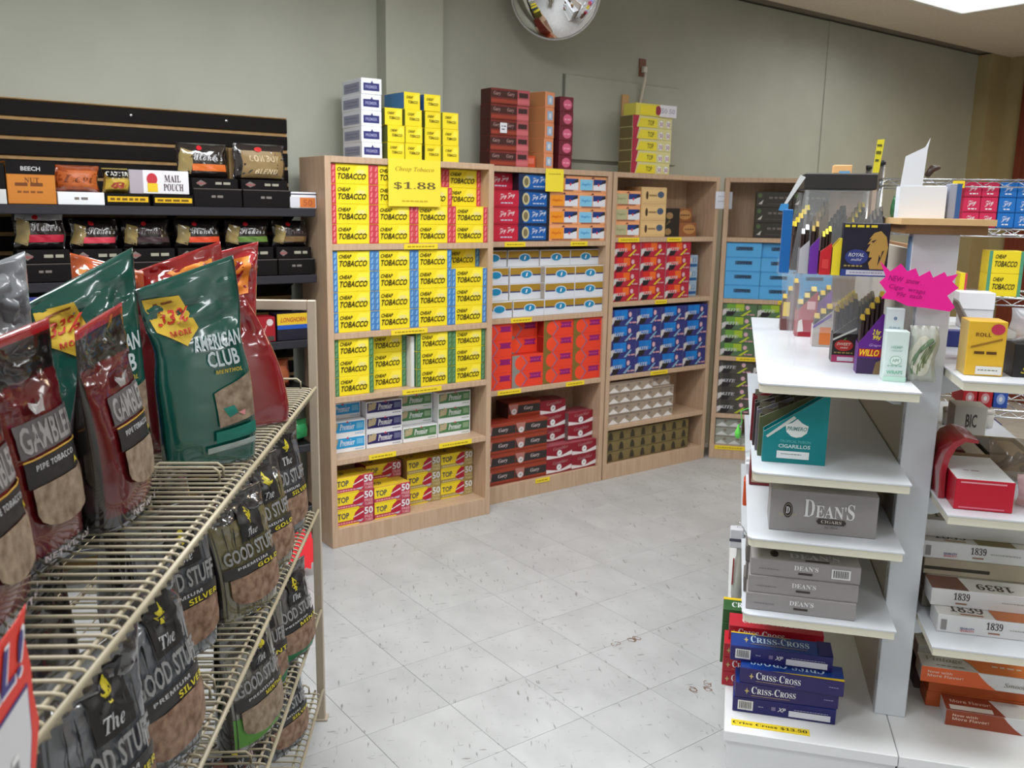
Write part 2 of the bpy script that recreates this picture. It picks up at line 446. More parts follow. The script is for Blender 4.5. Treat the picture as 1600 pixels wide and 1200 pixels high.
# ------------------------------------------------------------------ the four maple bookcases
YEL = ink(236, 208, 46, .5); YELTXT = ink(150, 126, 20, .6)
class Case:
    def __init__(s, org, rotz, Wd, dep, shelves, label):
        s.org = Vector((org[0], org[1], 0)); s.rz = rotz; s.W = Wd; s.D = dep; s.sh = shelves
        s.xd = Vector((math.cos(rotz), math.sin(rotz), 0)); s.yd = Vector((-math.sin(rotz), math.cos(rotz), 0))
        t = s.t = thing('bookcase', label, 'bookcase', (org[0], org[1], 0), rotz, 'maple bookcases')
        H = 1.805; st = .03
        sd = MB(); sd.box(0, st, 0, dep, 0, H, MAPLE, .0015); sm = sd.mesh('side_panel')
        obj('side_panel', sm, t); obj('side_panel', sm, t, (Wd - st, 0, 0))
        m = MB(); m.box(st, Wd - st, 0, dep, H - .028, H, MAPLE, .0015); obj('top_panel', m, t)
        m = MB(); m.box(st, Wd - st, dep - .008, dep, .02, H - .028, MAPLE); obj('back_panel', m, t)
        m = MB(); m.box(st, Wd - st, .002, .02, 0, shelves[0], MAPLE, .001); obj('kick_board', m, t)
        m = MB(); m.box(st, Wd - st, .02, dep - .008, shelves[0] - .028, shelves[0], MAPLE, .001); obj('shelf', m, t)
        m = MB(); m.box(st, Wd - st, .002, dep - .008, -.028, 0, MAPLE, .0015); shm = m.mesh('shelf')
        s.shelf_objs = []
        for z in shelves[1:]: s.shelf_objs.append(obj('shelf', shm, t, (0, 0, z)))
    def lx(s, px, py, setback=0.0):
        return (on(px, py, s.org + s.yd * setback, s.yd) - s.org).dot(s.xd)
    def lz(s, px, py, setback=0.0): return on(px, py, s.org + s.yd * setback, s.yd).z
    def wp(s, x, y, z): return s.org + s.xd * x + s.yd * y + Vector((0, 0, z))
    def tagline(s, px, py, wpx, hpx=8, seed=1):
        """yellow shelf-edge price strip, centre at a pixel of the shelf front"""
        x = s.lx(px, py, 0); z = s.lz(px, py, 0); x2 = s.lx(px + wpx / 2, py, 0); w = 2 * (x2 - x)
        zt = max(z2 for z2 in [zz for zz in s.sh] if z2 < z + .05)
        h = .025
        p = Print(lambda u, v, o: (u, -o, v), .0006); p.rect(x - w / 2, zt - .027, x + w / 2, zt - .027 + h, YEL)
        p.words(x - w * .4, x + w * .4, zt - .018, .006, YELTXT, seed)
        b = MB(); b.box(x - w / 2, x + w / 2, -.0006, .002, zt - .027, zt - .002, YEL)
        o = obj('price_strip', b, s.t); obj('lettering', p.b.mesh('lettering'), o)
CASE = [Case((-.845, .277), math.radians(90), .905, .268, [.09, .43, .727, 1.022, 1.423], 'maple bookcase beside the slatwall, full of yellow tobacco cartons'),
        Case((-.96, 1.19), math.radians(90), .89, .255, [.095, .632, 1.019, 1.422], 'second maple bookcase, holding the red and orange cartons'),
        Case((-.96, 2.09), math.radians(90), .895, .255, [.09, .328, .632, 1.068, 1.44], 'third maple bookcase, with shelves of red and blue cartons'),
        Case((-.953, 3.025), math.radians(42), .9, .268, [.09, .302, .682, 1.053, 1.438], 'fourth maple bookcase, turned at an angle in the far corner')]
CN = ['slatwall-side bookcase', 'second bookcase', 'third bookcase', 'angled bookcase']
for c, l in ((0, ((658, 384, 52), (640, 517, 56), (660, 614, 60), (598, 712, 42), (712, 694, 50))),
             (1, ((805, 380, 32), (905, 378, 26), (815, 499, 32), (796, 614, 36), (899, 597, 28), (848, 750, 22))),
             (2, ((983, 372, 32), (1054, 371, 22), (1033, 470, 18), (1030, 582, 26))),
             (3, ((1180, 559, 60), (1140, 703, 48), (1223, 468, 14)))):
    for k, a in enumerate(l): CASE[c].tagline(*a, seed=c * 9 + k)

# ------------------------------------------------------------------ printed cartons
YB = ink(238, 214, 38); YB2 = ink(246, 226, 70); INKD = ink(44, 38, 10); WH = ink(232, 234, 238)
def cheap(name, h, end, end2, d=.13, w=.2095):
    k = BoxKind(name, w, d, h, YB, left=end, right=end, top=ink(232, 206, 40))
    p = k.F(); e = w * .115
    p.rect(0, .001, e, h - .001, end); p.rect(w - e, .001, w, h - .001, end)
    for x in (e * .5, w - e * .5):
        for q in range(3): p.poly([(x - e * .25, h * (.08 + .3 * q)), (x + e * .1, h * (.08 + .3 * q)), (x + e * .3, h * (.3 + .3 * q)), (x, h * (.3 + .3 * q))], end2); p.o -= p.step
        p.o += p.step
    p.poly([(w * .50, h * .5), (w * .86, h * .5), (w * .86, h * .93), (w * .62, h * .93)], YB2)
    p.ell(w * .70, h * .62, w * .10, h * .10, ink(228, 214, 130))
    p.text('CHEAP', w * .15, h * .64, h * .19, INKD, 'bi', w * .30)
    p.text('TOBACCO', w * .16, h * .24, h * .30, INKD, 'bi', w * .66)
    return k
K = {}
K['ry'] = cheap('tobacco_carton', .0872, ink(196, 60, 76), ink(220, 130, 130))
K['by'] = cheap('tobacco_carton', .0918, ink(66, 122, 182), ink(128, 172, 210))
K['gy'] = cheap('tobacco_carton', .0878, ink(70, 118, 78), ink(110, 150, 110), w=.2)

def premier(band, dark):
    w, h = .198, .077
    k = BoxKind('tube_carton', w, .11, h, WH, left=WH)
    p = k.F(); p.rect(w * .02, h * .28, w * .97, h * .92, band)
    p.poly([(w * .04, h * .40), (w * .24, h * .50), (w * .28, h * .86), (w * .18, h * .98), (w * .14, h * .84), (w * .06, h * .9)], ink(176, 162, 130))
    p.rect(w * .76, h * .44, w * .94, h * .80, dark)
    p.text('Premier', w * .31, h * .42, h * .4, WH, 'serifi', w * .40)
    p.poly([(w * .48, h * .86), (w * .52, h * 1.0), (w * .56, h * .86)], ink(196, 60, 80)); p.words(w * .72, w * .95, h * .12, .004, dark, 3)
    return k
K['pl'] = premier(ink(38, 150, 210), ink(110, 180, 220)); K['pn'] = premier(ink(38, 34, 96), ink(100, 104, 140)); K['pg'] = premier(ink(74, 122, 76), ink(130, 160, 126))

def top50(side, lite):
    w, h = .2, .08
    k = BoxKind('tube_carton', w, .115, h, side, top=ink(214, 180, 60), front=side)
    p = k.F(); p.rect(0, h * .30, w * .72, h * .99, ink(240, 212, 40)); p.rect(0, 0, w * .72, h * .27, side)
    p.rect(0, 0, w * .6, h * .07, ink(240, 212, 40)); p.words(w * .05, w * .55, h * .14, h * .07, lite, 4)
    p.text('TOP', w * .04, h * .44, h * .36, ink(40, 44, 80), 'b', w * .30)
    p.poly([(w * .44, h * .32), (w * .50, h * .72), (w * .62, h * .97), (w * .72, h * .97), (w * .72, h * .2), (w * .56, h * .12)], ink(176, 24, 54))
    p.poly([(w * .45, h * .42), (w * .72, h * .66), (w * .72, h * .74), (w * .46, h * .48)], WH); p.poly([(w * .5, h * .18), (w * .72, h * .26), (w * .66, h * .1)], ink(190, 190, 205))
    p.text('50', w * .745, h * .50, h * .44, WH, 'b', w * .23)
    p.text('FREE', w * .75, h * .27, h * .17, lite, 'b', w * .22); p.text('TUBES', w * .75, h * .06, h * .16, lite, 'b', w * .22)
    t = k.T(); t.rect(.004, .004, w * .7, .11, ink(226, 196, 44)); t.text('TOP', w * .05, .03, .05, ink(60, 56, 70), 'b', w * .3)
    return k
K['tr'] = top50(ink(186, 60, 84), ink(232, 170, 176)); K['tg'] = top50(ink(170, 146, 84), ink(214, 200, 150))

# second bookcase
def script_box(body, band, topc, emblem):
    w, h = .208, .0872
    k = BoxKind('tube_carton', w, .12, h, body, top=topc, left=topc)
    p = k.F(); p.poly([(w * .16 if emblem else 0, h * .1), (w, h * .1), (w, h * .86), (w * .2 if emblem else 0, h * .92)], band)
    if emblem:
        p.ell(w * .23, h * .52, w * .115, h * .36, ink(196, 186, 140)); p.ell(w * .23, h * .52, w * .07, h * .24, ink(120, 110, 80))
        p.rect(w * .9, 0, w, h, topc)
    p.text('Zig Zag', w * .42, h * .42, h * .34, WH, 'script', w * .46, slope=.12); p.words(w * .45, w * .85, h * .22, h * .07, ink(190, 200, 220), 6)
    return k
K['cr'] = script_box(ink(178, 26, 52), ink(192, 32, 60), ink(70, 18, 24), False)
K['cb'] = script_box(ink(24, 44, 80), ink(20, 92, 170), ink(20, 24, 36), True)
def bluewhite(lc, ltxt):
    w, h = .204, .0872
    k = BoxKind('tube_carton', w, .12, h, ink(234, 164, 116), left=ink(200, 132, 90), top=ink(226, 158, 112))
    p = k.F(); p.rect(w * .04, h * .14, w * .49, h * .80, lc); p.rect(w * .52, h * .14, w * .97, h * .82, ink(222, 224, 232))
    p.poly([(w * .52, h * .46), (w * .80, h * .5), (w * .97, h * .74), (w * .97, h * .82), (w * .52, h * .82)], ink(28, 58, 126))
    p.poly([(w * .76, h * .5), (w * .86, h * .74), (w * .97, h * .8), (w * .97, h * .62)], ink(40, 40, 50)); p.ell(w * .7, h * .48, w * .03, h * .09, ink(210, 60, 70))
    p.rect(w * .1, h * .06, w * .8, h * .13, ink(150, 96, 76)); p.text('bugler', w * .1, h * .36, h * .26, ltxt, 'script', w * .32); p.poly([(w * .42, h * .86), (w * .5, h * .98), (w * .55, h * .86)], ink(110, 70, 60))
    return k
K['ob'] = bluewhite(ink(238, 150, 40), ink(200, 96, 30)); K['lb'] = bluewhite(ink(130, 196, 230), ink(60, 140, 200)); K['gb'] = bluewhite(ink(180, 178, 140), ink(150, 146, 110))
w, h = .213, .088
k = K['wg'] = BoxKind('tube_carton', w, .12, h, ink(214, 218, 228), top=ink(196, 190, 170), left=ink(170, 160, 150))
p = k.F(); p.rect(.003, h * .52, w - .003, h * .95, ink(164, 128, 44)); p.rect(.003, h * .46, w - .003, h * .54, ink(46, 56, 110))
p.ell(w * .53, h * .53, w * .19, h * .26, ink(205, 220, 235)); p.ell(w * .53, h * .53, w * .165, h * .21, ink(30, 130, 176)); p.poly([(w * .50, h * .42), (w * .54, h * .42), (w * .57, h * .64), (w * .53, h * .64)], WH)
def hexred(sidec):
    w, h = .213, .0888
    k = BoxKind('tube_carton', w, .12, h, ink(226, 64, 40), left=ink(150, 30, 24), top=ink(196, 50, 34))
    p = k.F()
    if sidec:
        p.poly([(0, 0), (w * .26, 0), (w * .14, h * .5), (w * .26, h), (0, h)], sidec); p.ell(w * .26, h * .5, w * .17, h * .43, ink(232, 74, 40), 14)
    p.poly([(w * .28, h * .02), (w * .32, h * .02), (w * .50, h * .5), (w * .32, h * .98), (w * .28, h * .98), (w * .46, h * .5)], ink(132, 104, 136))
    if not sidec: p.poly([(w * .20, h * .02), (w * .22, h * .02), (w * .40, h * .5), (w * .22, h * .98), (w * .2, h * .98), (w * .38, h * .5)], ink(110, 110, 170))
    p.poly([(w * .55, h * .50), (w * .95, h * .50), (w * .90, h * .66), (w * .95, h * .84), (w * .55, h * .84), (w * .6, h * .68)], ink(140, 24, 100)); p.words(w * .6, w * .9, h * .62, h * .08, ink(180, 60, 130), 3)
    return k
K['hx'] = hexred(None); K['hg'] = hexred(ink(136, 132, 128)); K['ho'] = hexred(ink(124, 100, 46))
w, h = .224, .086
k = K['gm'] = BoxKind('tube_carton', w, .12, h, ink(150, 58, 36), top=ink(140, 50, 34), left=ink(64, 26, 22))
p = k.F(); p.rect(.002, h * .27, w - .002, h * .80, ink(48, 42, 42)); p.poly([(.0, h * .9), (w * .30, h * .9), (w * .27, h * .35), (w * .18, h * .24), (w * .08, h * .32)], ink(172, 112, 104))
p.ell(w * .17, h * .42, w * .085, h * .2, ink(205, 200, 200)); p.poly([(w * .13, h * .38), (w * .2, h * .42), (w * .19, h * .5)], ink(70, 70, 80)); p.text('Gary', w * .48, h * .40, h * .3, ink(206, 192, 190), 'serifi', w * .28); p.rect(w * .02, h * .1, w * .98, h * .13, ink(104, 34, 26))
w, h = .188, .083
k = K['mw'] = BoxKind('tube_carton', w, .12, h, ink(136, 22, 40), top=ink(150, 70, 80), left=ink(110, 90, 90))
p = k.F(); p.poly([(0, h * .10), (0, h * .38), (w * .5, h * .18), (w, h * .5), (w, h * .2), (w * .55, h * .1)], ink(222, 214, 216)); p.ell(w * .5, h * .42, w * .1, h * .24, ink(206, 200, 204)); p.ell(w * .5, h * .42, w * .08, h * .19, ink(230, 230, 232)); p.poly([(w * .46, h * .36), (w * .53, h * .42), (w * .52, h * .54)], ink(50, 50, 60))
p.text('Gambler', w * .24, h * .64, h * .24, ink(178, 120, 124), 'serifi', w * .6, slope=.06)

# third bookcase
w, h = .21, .1
k = K['tn'] = BoxKind('tube_carton', w, .14, h * .96, ink(214, 180, 128), top=ink(226, 196, 140), left=ink(178, 140, 96)); h = k.h
p = k.F(); p.rect(w * .06, h * .16, w * .94, h * .84, ink(222, 188, 132)); p.ell(w * .22, h * .5, w * .05, h * .25, ink(70, 50, 40)); p.ell(w * .76, h * .56, w * .13, h * .2, ink(70, 90, 116)); p.rect(w * .3, h * .45, w * .6, h * .55, ink(150, 116, 80))
k = K['dk'] = BoxKind('tube_carton', .14, .12, .17, ink(40, 34, 30), top=ink(160, 140, 130))
p = k.F(); p.ell(.05, .125, .03, .02, ink(150, 120, 80)); p.ell(.04, .03, .03, .02, ink(150, 120, 80)); p.poly([(.01, .06), (.05, .1), (.06, .09)], ink(110, 90, 60))
k = K['bn'] = BoxKind('tube_carton', .155, .12, .085, ink(146, 92, 58), top=ink(160, 106, 70))
p = k.F(); p.ell(.09, .045, .055, .03, ink(186, 136, 84)); p.words(.05, .13, .04, .008, ink(100, 60, 40), 3)
def kite(name, c1, c2, c3, w, h, wh2):
    k = BoxKind('tube_carton', w, .12, h, c1, top=c1, left=ink(190, 190, 196))
    p = k.F(); p.rect(w * .12, h * .40, w * .62, h * .98, c2); p.rect(w * .38, h * .45, w * .62, h * .96, c3)
    p.poly([(w * .0, 0), (w * .16, h * .36), (w * .12, h * .6), (0, h * .5)], ink(200, 196, 196)); p.poly([(w * .1, h * .02), (w * .3, h * .06), (w * .4, h * .42), (w * .12, h * .4)], ink(36, 30, 34)); p.text('KITE', w * .12, h * .38, h * .22, ink(205, 205, 210), 'serifi', w * .38)
    p.poly([(w * .52, h * .05), (w * .78, h * .5), (w * .84, h * .48), (w * .62, h * .05)], wh2)
    p.ell(w * .72, h * .68, w * .06, h * .16, ink(210, 170, 180)); p.words(w * .7, w * .98, h * .12, h * .1, ink(200, 150, 160), 8)
    return k
K['kr'] = kite('r', ink(176, 36, 58), ink(208, 44, 38), ink(226, 104, 38), .212, .0852, ink(214, 190, 50))
K['kb'] = kite('b', ink(48, 52, 118), ink(20, 108, 190), ink(20, 120, 200), .207, .0965, ink(130, 170, 200))
K['kg'] = kite('g', ink(84, 112, 78), ink(110, 160, 60), ink(160, 186, 50), .214, .085, ink(186, 200, 50))
K['kd'] = kite('d', ink(78, 74, 68), ink(54, 52, 48), ink(70, 66, 60), .214, .0872, ink(176, 188, 50))
k = K['sb'] = BoxKind('tube_carton', .12, .12, .085, ink(164, 190, 214), top=ink(180, 200, 220), left=ink(120, 140, 160))
p = k.F(); p.rect(.005, .012, .115, .03, ink(40, 96, 150)); p.ell(.04, .055, .03, .018, ink(215, 218, 214)); p.text('Ci', .07, .04, .03, ink(90, 110, 150), 'serifi', .035)
def zig(body, lt, w, h, n):
    k = BoxKind('tube_carton', w, .12, h, body, top=body)
    p = k.F()
    for i in range(n):
        c = (i + .5) * w / n; q = w / n * .5
        p.poly([(c - q, h * .03), (c + q, h * .03), (c, h * .5)], lt); p.o -= p.step
        p.ell(c + q * .5, h * .62, q * .28, h * .13, ink(126, 112, 102), 10); p.o -= p.step
    p.o += p.step * 3; p.rect(0, h * .88, w, h * .95, ink(120, 108, 96))
    return k
K['zw'] = zig(ink(158, 142, 126), ink(222, 218, 216), .186, .064, 2); K['zg'] = zig(ink(150, 154, 144), ink(206, 208, 208), .17, .0595, 2)
w, h = .182, .064
k = K['ol'] = BoxKind('tube_carton', w, .12, h, ink(122, 106, 66), top=ink(112, 96, 60))
p = k.F()
for i in range(2):
    c = w * (.27 + .5 * i)
    p.poly([(c - .02, h * .14), (c + .02, h * .14), (c + .015, h * .6), (c + .006, h * .86), (c - .008, h * .86), (c - .017, h * .55)], ink(56, 50, 38)); p.o -= p.step
p.o += p.step; p.rect(0, h * .02, w, h * .07, ink(80, 70, 44))
# angled bookcase
w, h = .216, .094
k = K['dg'] = BoxKind('tube_carton', w, .12, h, ink(56, 52, 46), top=ink(66, 62, 54), left=ink(70, 78, 60))
p = k.F(); p.poly([(w * .06, h * .2), (w * .2, h * .48), (w * .16, h * .18)], ink(196, 190, 184)); p.words(w * .35, w * .9, h * .55, h * .14, ink(110, 102, 96), 4); p.ell(w * .1, h * .75, w * .06, h * .15, ink(80, 100, 60)); p.rect(w * .3, h * .2, w * .98, h * .24, ink(84, 78, 72))
w, h = .216, .0875
k = K['az'] = BoxKind('tube_carton', w, .12, h, ink(86, 168, 224), top=ink(96, 176, 226), left=ink(90, 150, 200))
p = k.F(); p.rect(w * .27, h * .46, w * .76, h * .72, ink(58, 96, 134)); p.text('ZIPPER', w * .30, h * .48, h * .22, ink(24, 32, 44), 'bi', w * .43); p.rect(0, h * .93, w, h * .96, ink(60, 140, 200))

# ------------------------------------------------------------------ stock the bookcases
SN = {5: ['bottom shelf', 'fourth shelf', 'third shelf', 'second shelf', 'top shelf'], 4: ['bottom shelf', 'third shelf', 'second shelf', 'top shelf']}
COLW = ['first', 'second', 'third', 'fourth', 'fifth', 'sixth']
def stack(ci, si, kind, col, backs, desc, px=None, x=None, fill=None):
    c = CASE[ci]; k = K[kind]; z0 = c.sh[si]; sb0 = backs[0]
    if x is None: x = c.lx(px[0], px[1], sb0)
    sn = SN[len(c.sh)][si]; n = len(backs)
    for r, sbk in enumerate(backs):
        if sbk is None: continue
        up = 'lowest' if r == 0 else 'topmost' if r == n - 1 else ORD[r] + ' up'
        lab = '%s, %s in %s stack, %s of %s' % (desc, up, COLW[col], sn, CN[ci])
        j = rnd.uniform(-.0005, .0005)
        k.place(c.wp(x + j, sbk, z0 + .0006 + r * (k.h + .0006)), c.rz + rnd.uniform(-.003, .003), lab, '%s cartons on the %s of the %s' % (kind_word[kind], sn, CN[ci]))
    return x
kind_word = dict(ry='red-ended yellow', by='blue-ended yellow', gy='green-ended yellow', pl='light blue', pn='navy', pg='green', tr='red and yellow', tg='gold and yellow', cr='crimson', cb='dark blue', ob='orange', lb='light blue', gb='beige',
                 wg='white and gold', hx='red-orange', hg='grey-cornered red', ho='olive-cornered red', gm='rust and black', mw='maroon and white', tn='tan', dk='black', bn='brown', kr='red', kb='blue', kg='green', kd='charcoal', sb='small pale blue', zw='taupe zigzag', zg='grey zigzag', ol='olive', dg='black', az='sky blue')
# bookcase one
D = 'yellow red-ended tobacco carton'
for col, bk in enumerate(([.012] * 4, [.012] * 4, [.012] * 3 + [.07], [.012] * 2 + [.075] * 2)): stack(0, 4, 'ry', col, bk, D, x=.033 + .2105 * col)
D = 'yellow blue-ended tobacco carton'
for col, bk in enumerate(([.012] * 4, [.012] * 4, [.012] * 4, [.012] * 3 + [.08])): stack(0, 3, 'by', col, bk, D, x=.033 + .2105 * col)
D = 'yellow green-ended tobacco carton'
stack(0, 2, 'gy', 0, [.014] * 3, D, x=.033); stack(0, 2, 'gy', 1, [.07] * 3, D, x=.2405); stack(0, 2, 'gy', 2, [.014] * 3, D, x=.468); stack(0, 2, 'gy', 3, [.016] * 3, D, x=.672)
kb = BoxKind('blank_carton', .019, .16, .25, ink(224, 224, 222)); c = CASE[0]
pb_ = kb.F(); pb_.rect(.002, .004, .005, .246, ink(200, 200, 198))
BLANK = kb
stack(0, 1, 'pl', 0, [.1, .1, .148], 'light blue tube carton', x=.0325); stack(0, 1, 'pn', 1, [.1] * 3, 'navy tube carton', x=.237); stack(0, 1, 'pg', 2, [.1, .148, .148], 'green tube carton', x=.441); stack(0, 1, 'pg', 3, [.1] * 3, 'green tube carton', x=.645)
stack(0, 0, 'tr', 0, [.028] * 3, 'red and yellow tube carton', x=.0325); stack(0, 0, 'tr', 1, [.028] * 2, 'red and yellow tube carton', x=.237)
stack(0, 0, 'tr', 1, [None, None, .152], 'red and yellow tube carton set back', x=.205) if False else None
stack(0, 0, 'tg', 3, [.115] * 3, 'gold and yellow tube carton', x=.672)
stack(0, 0, 'tg', 2, [.115] * 3, 'gold and yellow tube carton', x=.470)
K['tr'].place(CASE[0].wp(.25, .1445, .09 + .0006), CASE[0].rz, 'red and yellow tube carton hidden lowest at the back, slatwall-side bookcase', 'red and yellow cartons at the back of the bottom shelf')
K['tr'].place(CASE[0].wp(.25, .1445, .09 + .0812), CASE[0].rz, 'red and yellow tube carton hidden at the back, bottom shelf of slatwall-side bookcase', 'red and yellow cartons at the back of the bottom shelf')
K['tr'].place(CASE[0].wp(.25, .1405, .09 + .1618), CASE[0].rz, 'red and yellow tube carton set back behind the two-high stack, bottom shelf', 'red and yellow cartons at the back of the bottom shelf')
# bookcase two
stack(1, 3, 'cr', 0, [.012] * 3 + [.07], 'crimson script-lettered carton', x=.0325); stack(1, 3, 'cb', 1, [.012] * 4, 'dark blue carton with round emblem', x=.2412)
stack(1, 3, 'ob', 2, [.014] * 4, 'orange blue and white carton', x=.4500); stack(1, 3, 'lb', 3, [.014] * 4, 'light blue and white carton', x=.6548)
D = 'white carton with teal oval'
x3 = .86 - .2135
stack(1, 2, 'wg', 3, [.014] * 3 + [.06], D, x=x3); stack(1, 2, 'wg', 2, [.014] * 3 + [.06], D, x=x3 - .2137); stack(1, 2, 'wg', 1, [.014, .05, .05, .07], D, x=x3 - .4275)
K['wq'] = BoxKind('tube_carton', .18, .12, .088, ink(214, 218, 228), top=ink(196, 190, 170)); p = K['wq'].F(); w, h = .18, .088
p.rect(.003, h * .52, w - .003, h * .95, ink(164, 128, 44)); p.rect(.003, h * .46, w - .003, h * .54, ink(46, 56, 110)); p.ell(w * .53, h * .53, .04, h * .26, ink(205, 220, 235)); p.ell(w * .53, h * .53, .035, h * .21, ink(30, 130, 176)); kind_word['wq'] = 'white and gold'
stack(1, 2, 'wq', 0, [.014, .05, .05, .07], D, x=.0325)
stack(1, 1, 'ho', 3, [.014] * 4, 'red-orange carton with olive corner', x=x3); stack(1, 1, 'ho', 2, [.014] * 4, 'red-orange carton with olive corner', x=x3 - .2137)
stack(1, 1, 'hg', 1, [.014] * 2 + [.07] * 2, 'red-orange carton with grey corner', x=x3 - .4275)
K['hq'] = BoxKind('tube_carton', .183, .12, .0888, ink(226, 64, 40)); p = K['hq'].F(); w, h = .183, .0888; kind_word['hq'] = 'red-orange'
p.poly([(w * .28, h * .02), (w * .32, h * .02), (w * .50, h * .5), (w * .32, h * .98), (w * .28, h * .98), (w * .46, h * .5)], ink(132, 104, 136)); p.poly([(w * .55, h * .50), (w * .97, h * .50), (w * .92, h * .66), (w * .97, h * .84), (w * .55, h * .84), (w * .6, h * .68)], ink(140, 24, 100))
stack(1, 1, 'hq', 0, [.014] * 4, 'red-orange carton with purple patch', x=.0325)
D = 'rust carton with black lettered band'
stack(1, 0, 'gm', 0, [.02] * 4, D, x=.032); stack(1, 0, 'gm', 1, [.02] * 4 + [.09], D, x=.2565)
D = 'maroon carton with white chevrons'
stack(1, 0, 'mw', 3, [.02] * 2 + [.06] * 2, D, x=.67); stack(1, 0, 'mw', 2, [.02] * 2 + [.09] * 3, D, x=.4812)
# bookcase three
stack(2, 4, 'gb', 0, [.02] * 3, 'beige and blue panelled carton', x=.0325); stack(2, 4, 'tn', 1, [.03] * 3, 'tan carton with dark figure', x=.25)
stack(2, 4, 'dk', 2, [.05], 'black and gold carton', x=.463); stack(2, 4, 'bn', 3, [.06, .1], 'small brown carton', x=.612)
kdk = BoxKind('tube_carton', .08, .06, .23, ink(30, 28, 28)); pq = kdk.F(); pq.rect(.01, .02, .07, .2, ink(44, 40, 40))
kdk.place(CASE[2].wp(.47, .178, CASE[2].sh[4] + .0008), CASE[2].rz, 'tall black carton standing behind the black and gold one', 'cartons of the third bookcase')
for col in range(3): stack(2, 3, 'kr', col, [.012] * 4, 'red and orange carton', x=.0325 + .2165 * col)
stack(2, 3, 'sb', 3, [.07] * 3, 'small pale blue carton', x=.69)
for col in range(4): stack(2, 2, 'kb', col, [.012] * 4, 'bright blue carton', x=.0325 + .208 * col)
for col in range(3): stack(2, 1, 'zw', col, [.014 if col < 2 else .014] * 4 if col < 2 else [.014] * 3 + [.05], 'taupe carton with white zigzag', x=.0325 + .1868 * col - (0 if col < 2 else .0))
for col in range(4): stack(2, 0, 'ol', col, [.03] * 3, 'olive carton with dark figures', x=.0325 + .1832 * col)
# angled bookcase
stack(3, 4, 'dg', 1, [.03] * 3, 'black and grey carton', px=(1178, 370)); stack(3, 4, 'dg', 2, [.03] * 3, 'black and grey carton', x=CASE[3].lx(1178, 370, .03) + .2185)
stack(3, 3, 'az', 0, [.014] * 4, 'sky blue carton', x=.0325); stack(3, 3, 'az', 1, [.014] * 3 + [.05], 'sky blue carton', x=.2505); stack(3, 3, 'az', 2, [.014] * 4, 'sky blue carton', x=.4685)
for col in range(3): stack(3, 2, 'kg', col, [.014] * 4, 'green carton with lime panel', x=.0325 + .2155 * col)
stack(3, 1, 'kd', 0, [.02] * 4, 'charcoal carton with yellow slash', x=.0325); stack(3, 1, 'kd', 1, [.02] * 4, 'charcoal carton with yellow slash', x=.249)
stack(3, 0, 'zg', 0, [.03] * 3, 'grey carton with pale zigzag', x=.0325); stack(3, 0, 'zg', 1, [.03], 'grey carton with pale zigzag', x=.2035)
BLANK.place(CASE[0].wp(.4455, .03, .7276), CASE[0].rz, 'narrow white blank carton between yellow green-ended stacks, slatwall-side bookcase', None)

# ------------------------------------------------------------------ stock on top of the bookcases
ZT = 1.8055
def on_case(ci, px, py, sb):
    c = CASE[ci]; return c.lx(px, py, sb)
def top_stack(ci, kind, px, sb, n, desc, group, yaw=0.0, z0=0, jit=.002):
    c = CASE[ci]; x = c.lx(px, 243 if ci == 0 else 262, sb)
    for r in range(n):
        up = 'lowest' if r == 0 else 'topmost' if r == n - 1 else ORD[r] + ' up'
        kind.place(c.wp(x + rnd.uniform(-jit, jit), sb + rnd.uniform(0, jit), ZT + z0 + r * (kind.h + .0006)), c.rz + yaw + rnd.uniform(-.015, .015), '%s, %s' % (desc, up), group)
w, h = .1, .069
k = BoxKind('tube_carton', w, .21, h, WH, left=ink(214, 216, 226)); p = k.F(); p.rect(w * .10, h * .22, w * .88, h * .70, ink(44, 46, 110)); p.text('PREMIER', w * .2, h * .36, h * .2, ink(150, 150, 190), 'b', w * .58); p.poly([(w * .45, h * .7), (w * .52, h * .86), (w * .58, h * .7)], ink(70, 60, 120))
p = k.L(); p.rect(.02, h * .16, .19, h * .76, ink(140, 144, 166)); p.words(.04, .17, h * .3, .006, ink(110, 114, 140), 3); p.words(.04, .17, h * .5, .006, ink(110, 114, 140), 4)
top_stack(0, k, 566, .05, 5, 'white and navy carton in the tall white pile on slatwall-side bookcase', 'white cartons piled on the slatwall-side bookcase', yaw=-.05)
def ycube(end):
    w, h = .088, .0755
    k = BoxKind('tobacco_carton', w, .17, h, YB, left=end, right=end, top=YB2); p = k.F(); p.poly([(w * .52, h * .45), (w * .92, h * .45), (w * .92, h * .9), (w * .7, h * .9)], YB2)
    p.text('CHEAP', w * .14, h * .62, h * .16, INKD, 'bi', w * .4); p.text('TOBACCO', w * .24, h * .34, h * .17, INKD, 'bi', w * .6); return k
YG = ycube(ink(110, 116, 60)); YBL = ycube(ink(60, 110, 170))
G = 'yellow cartons piled on the slatwall-side bookcase'
for (px, sb, n, kd, ds) in ((606, .04, 2, YG, 'first pile from the white tower'), (634, .03, 3, YG, 'second pile, behind price card'), (664, .05, 3, YG, 'third pile'), (692, .03, 3, YG, 'rightmost pile')):
    top_stack(0, kd, px, sb, n, 'small yellow carton in ' + ds + ' on slatwall-side bookcase', G, yaw=-.02)
xa = CASE[0].lx(602, 243, .05)
YG.place(CASE[0].wp(xa, .05, ZT + 2 * .0763), CASE[0].rz - .06, 'small yellow carton askew on top of the first pile, slatwall-side bookcase', G)
YBL.place(CASE[0].wp(CASE[0].lx(632, 243, .04), .04, ZT + 3 * .0763), CASE[0].rz + .06, 'blue-sided yellow carton on top of second pile, slatwall-side bookcase', G)
YBL.place(CASE[0].wp(CASE[0].lx(663, 243, .05), .05, ZT + 3 * .0763), CASE[0].rz - .03, 'blue-sided yellow carton on top of third pile, slatwall-side bookcase', G)
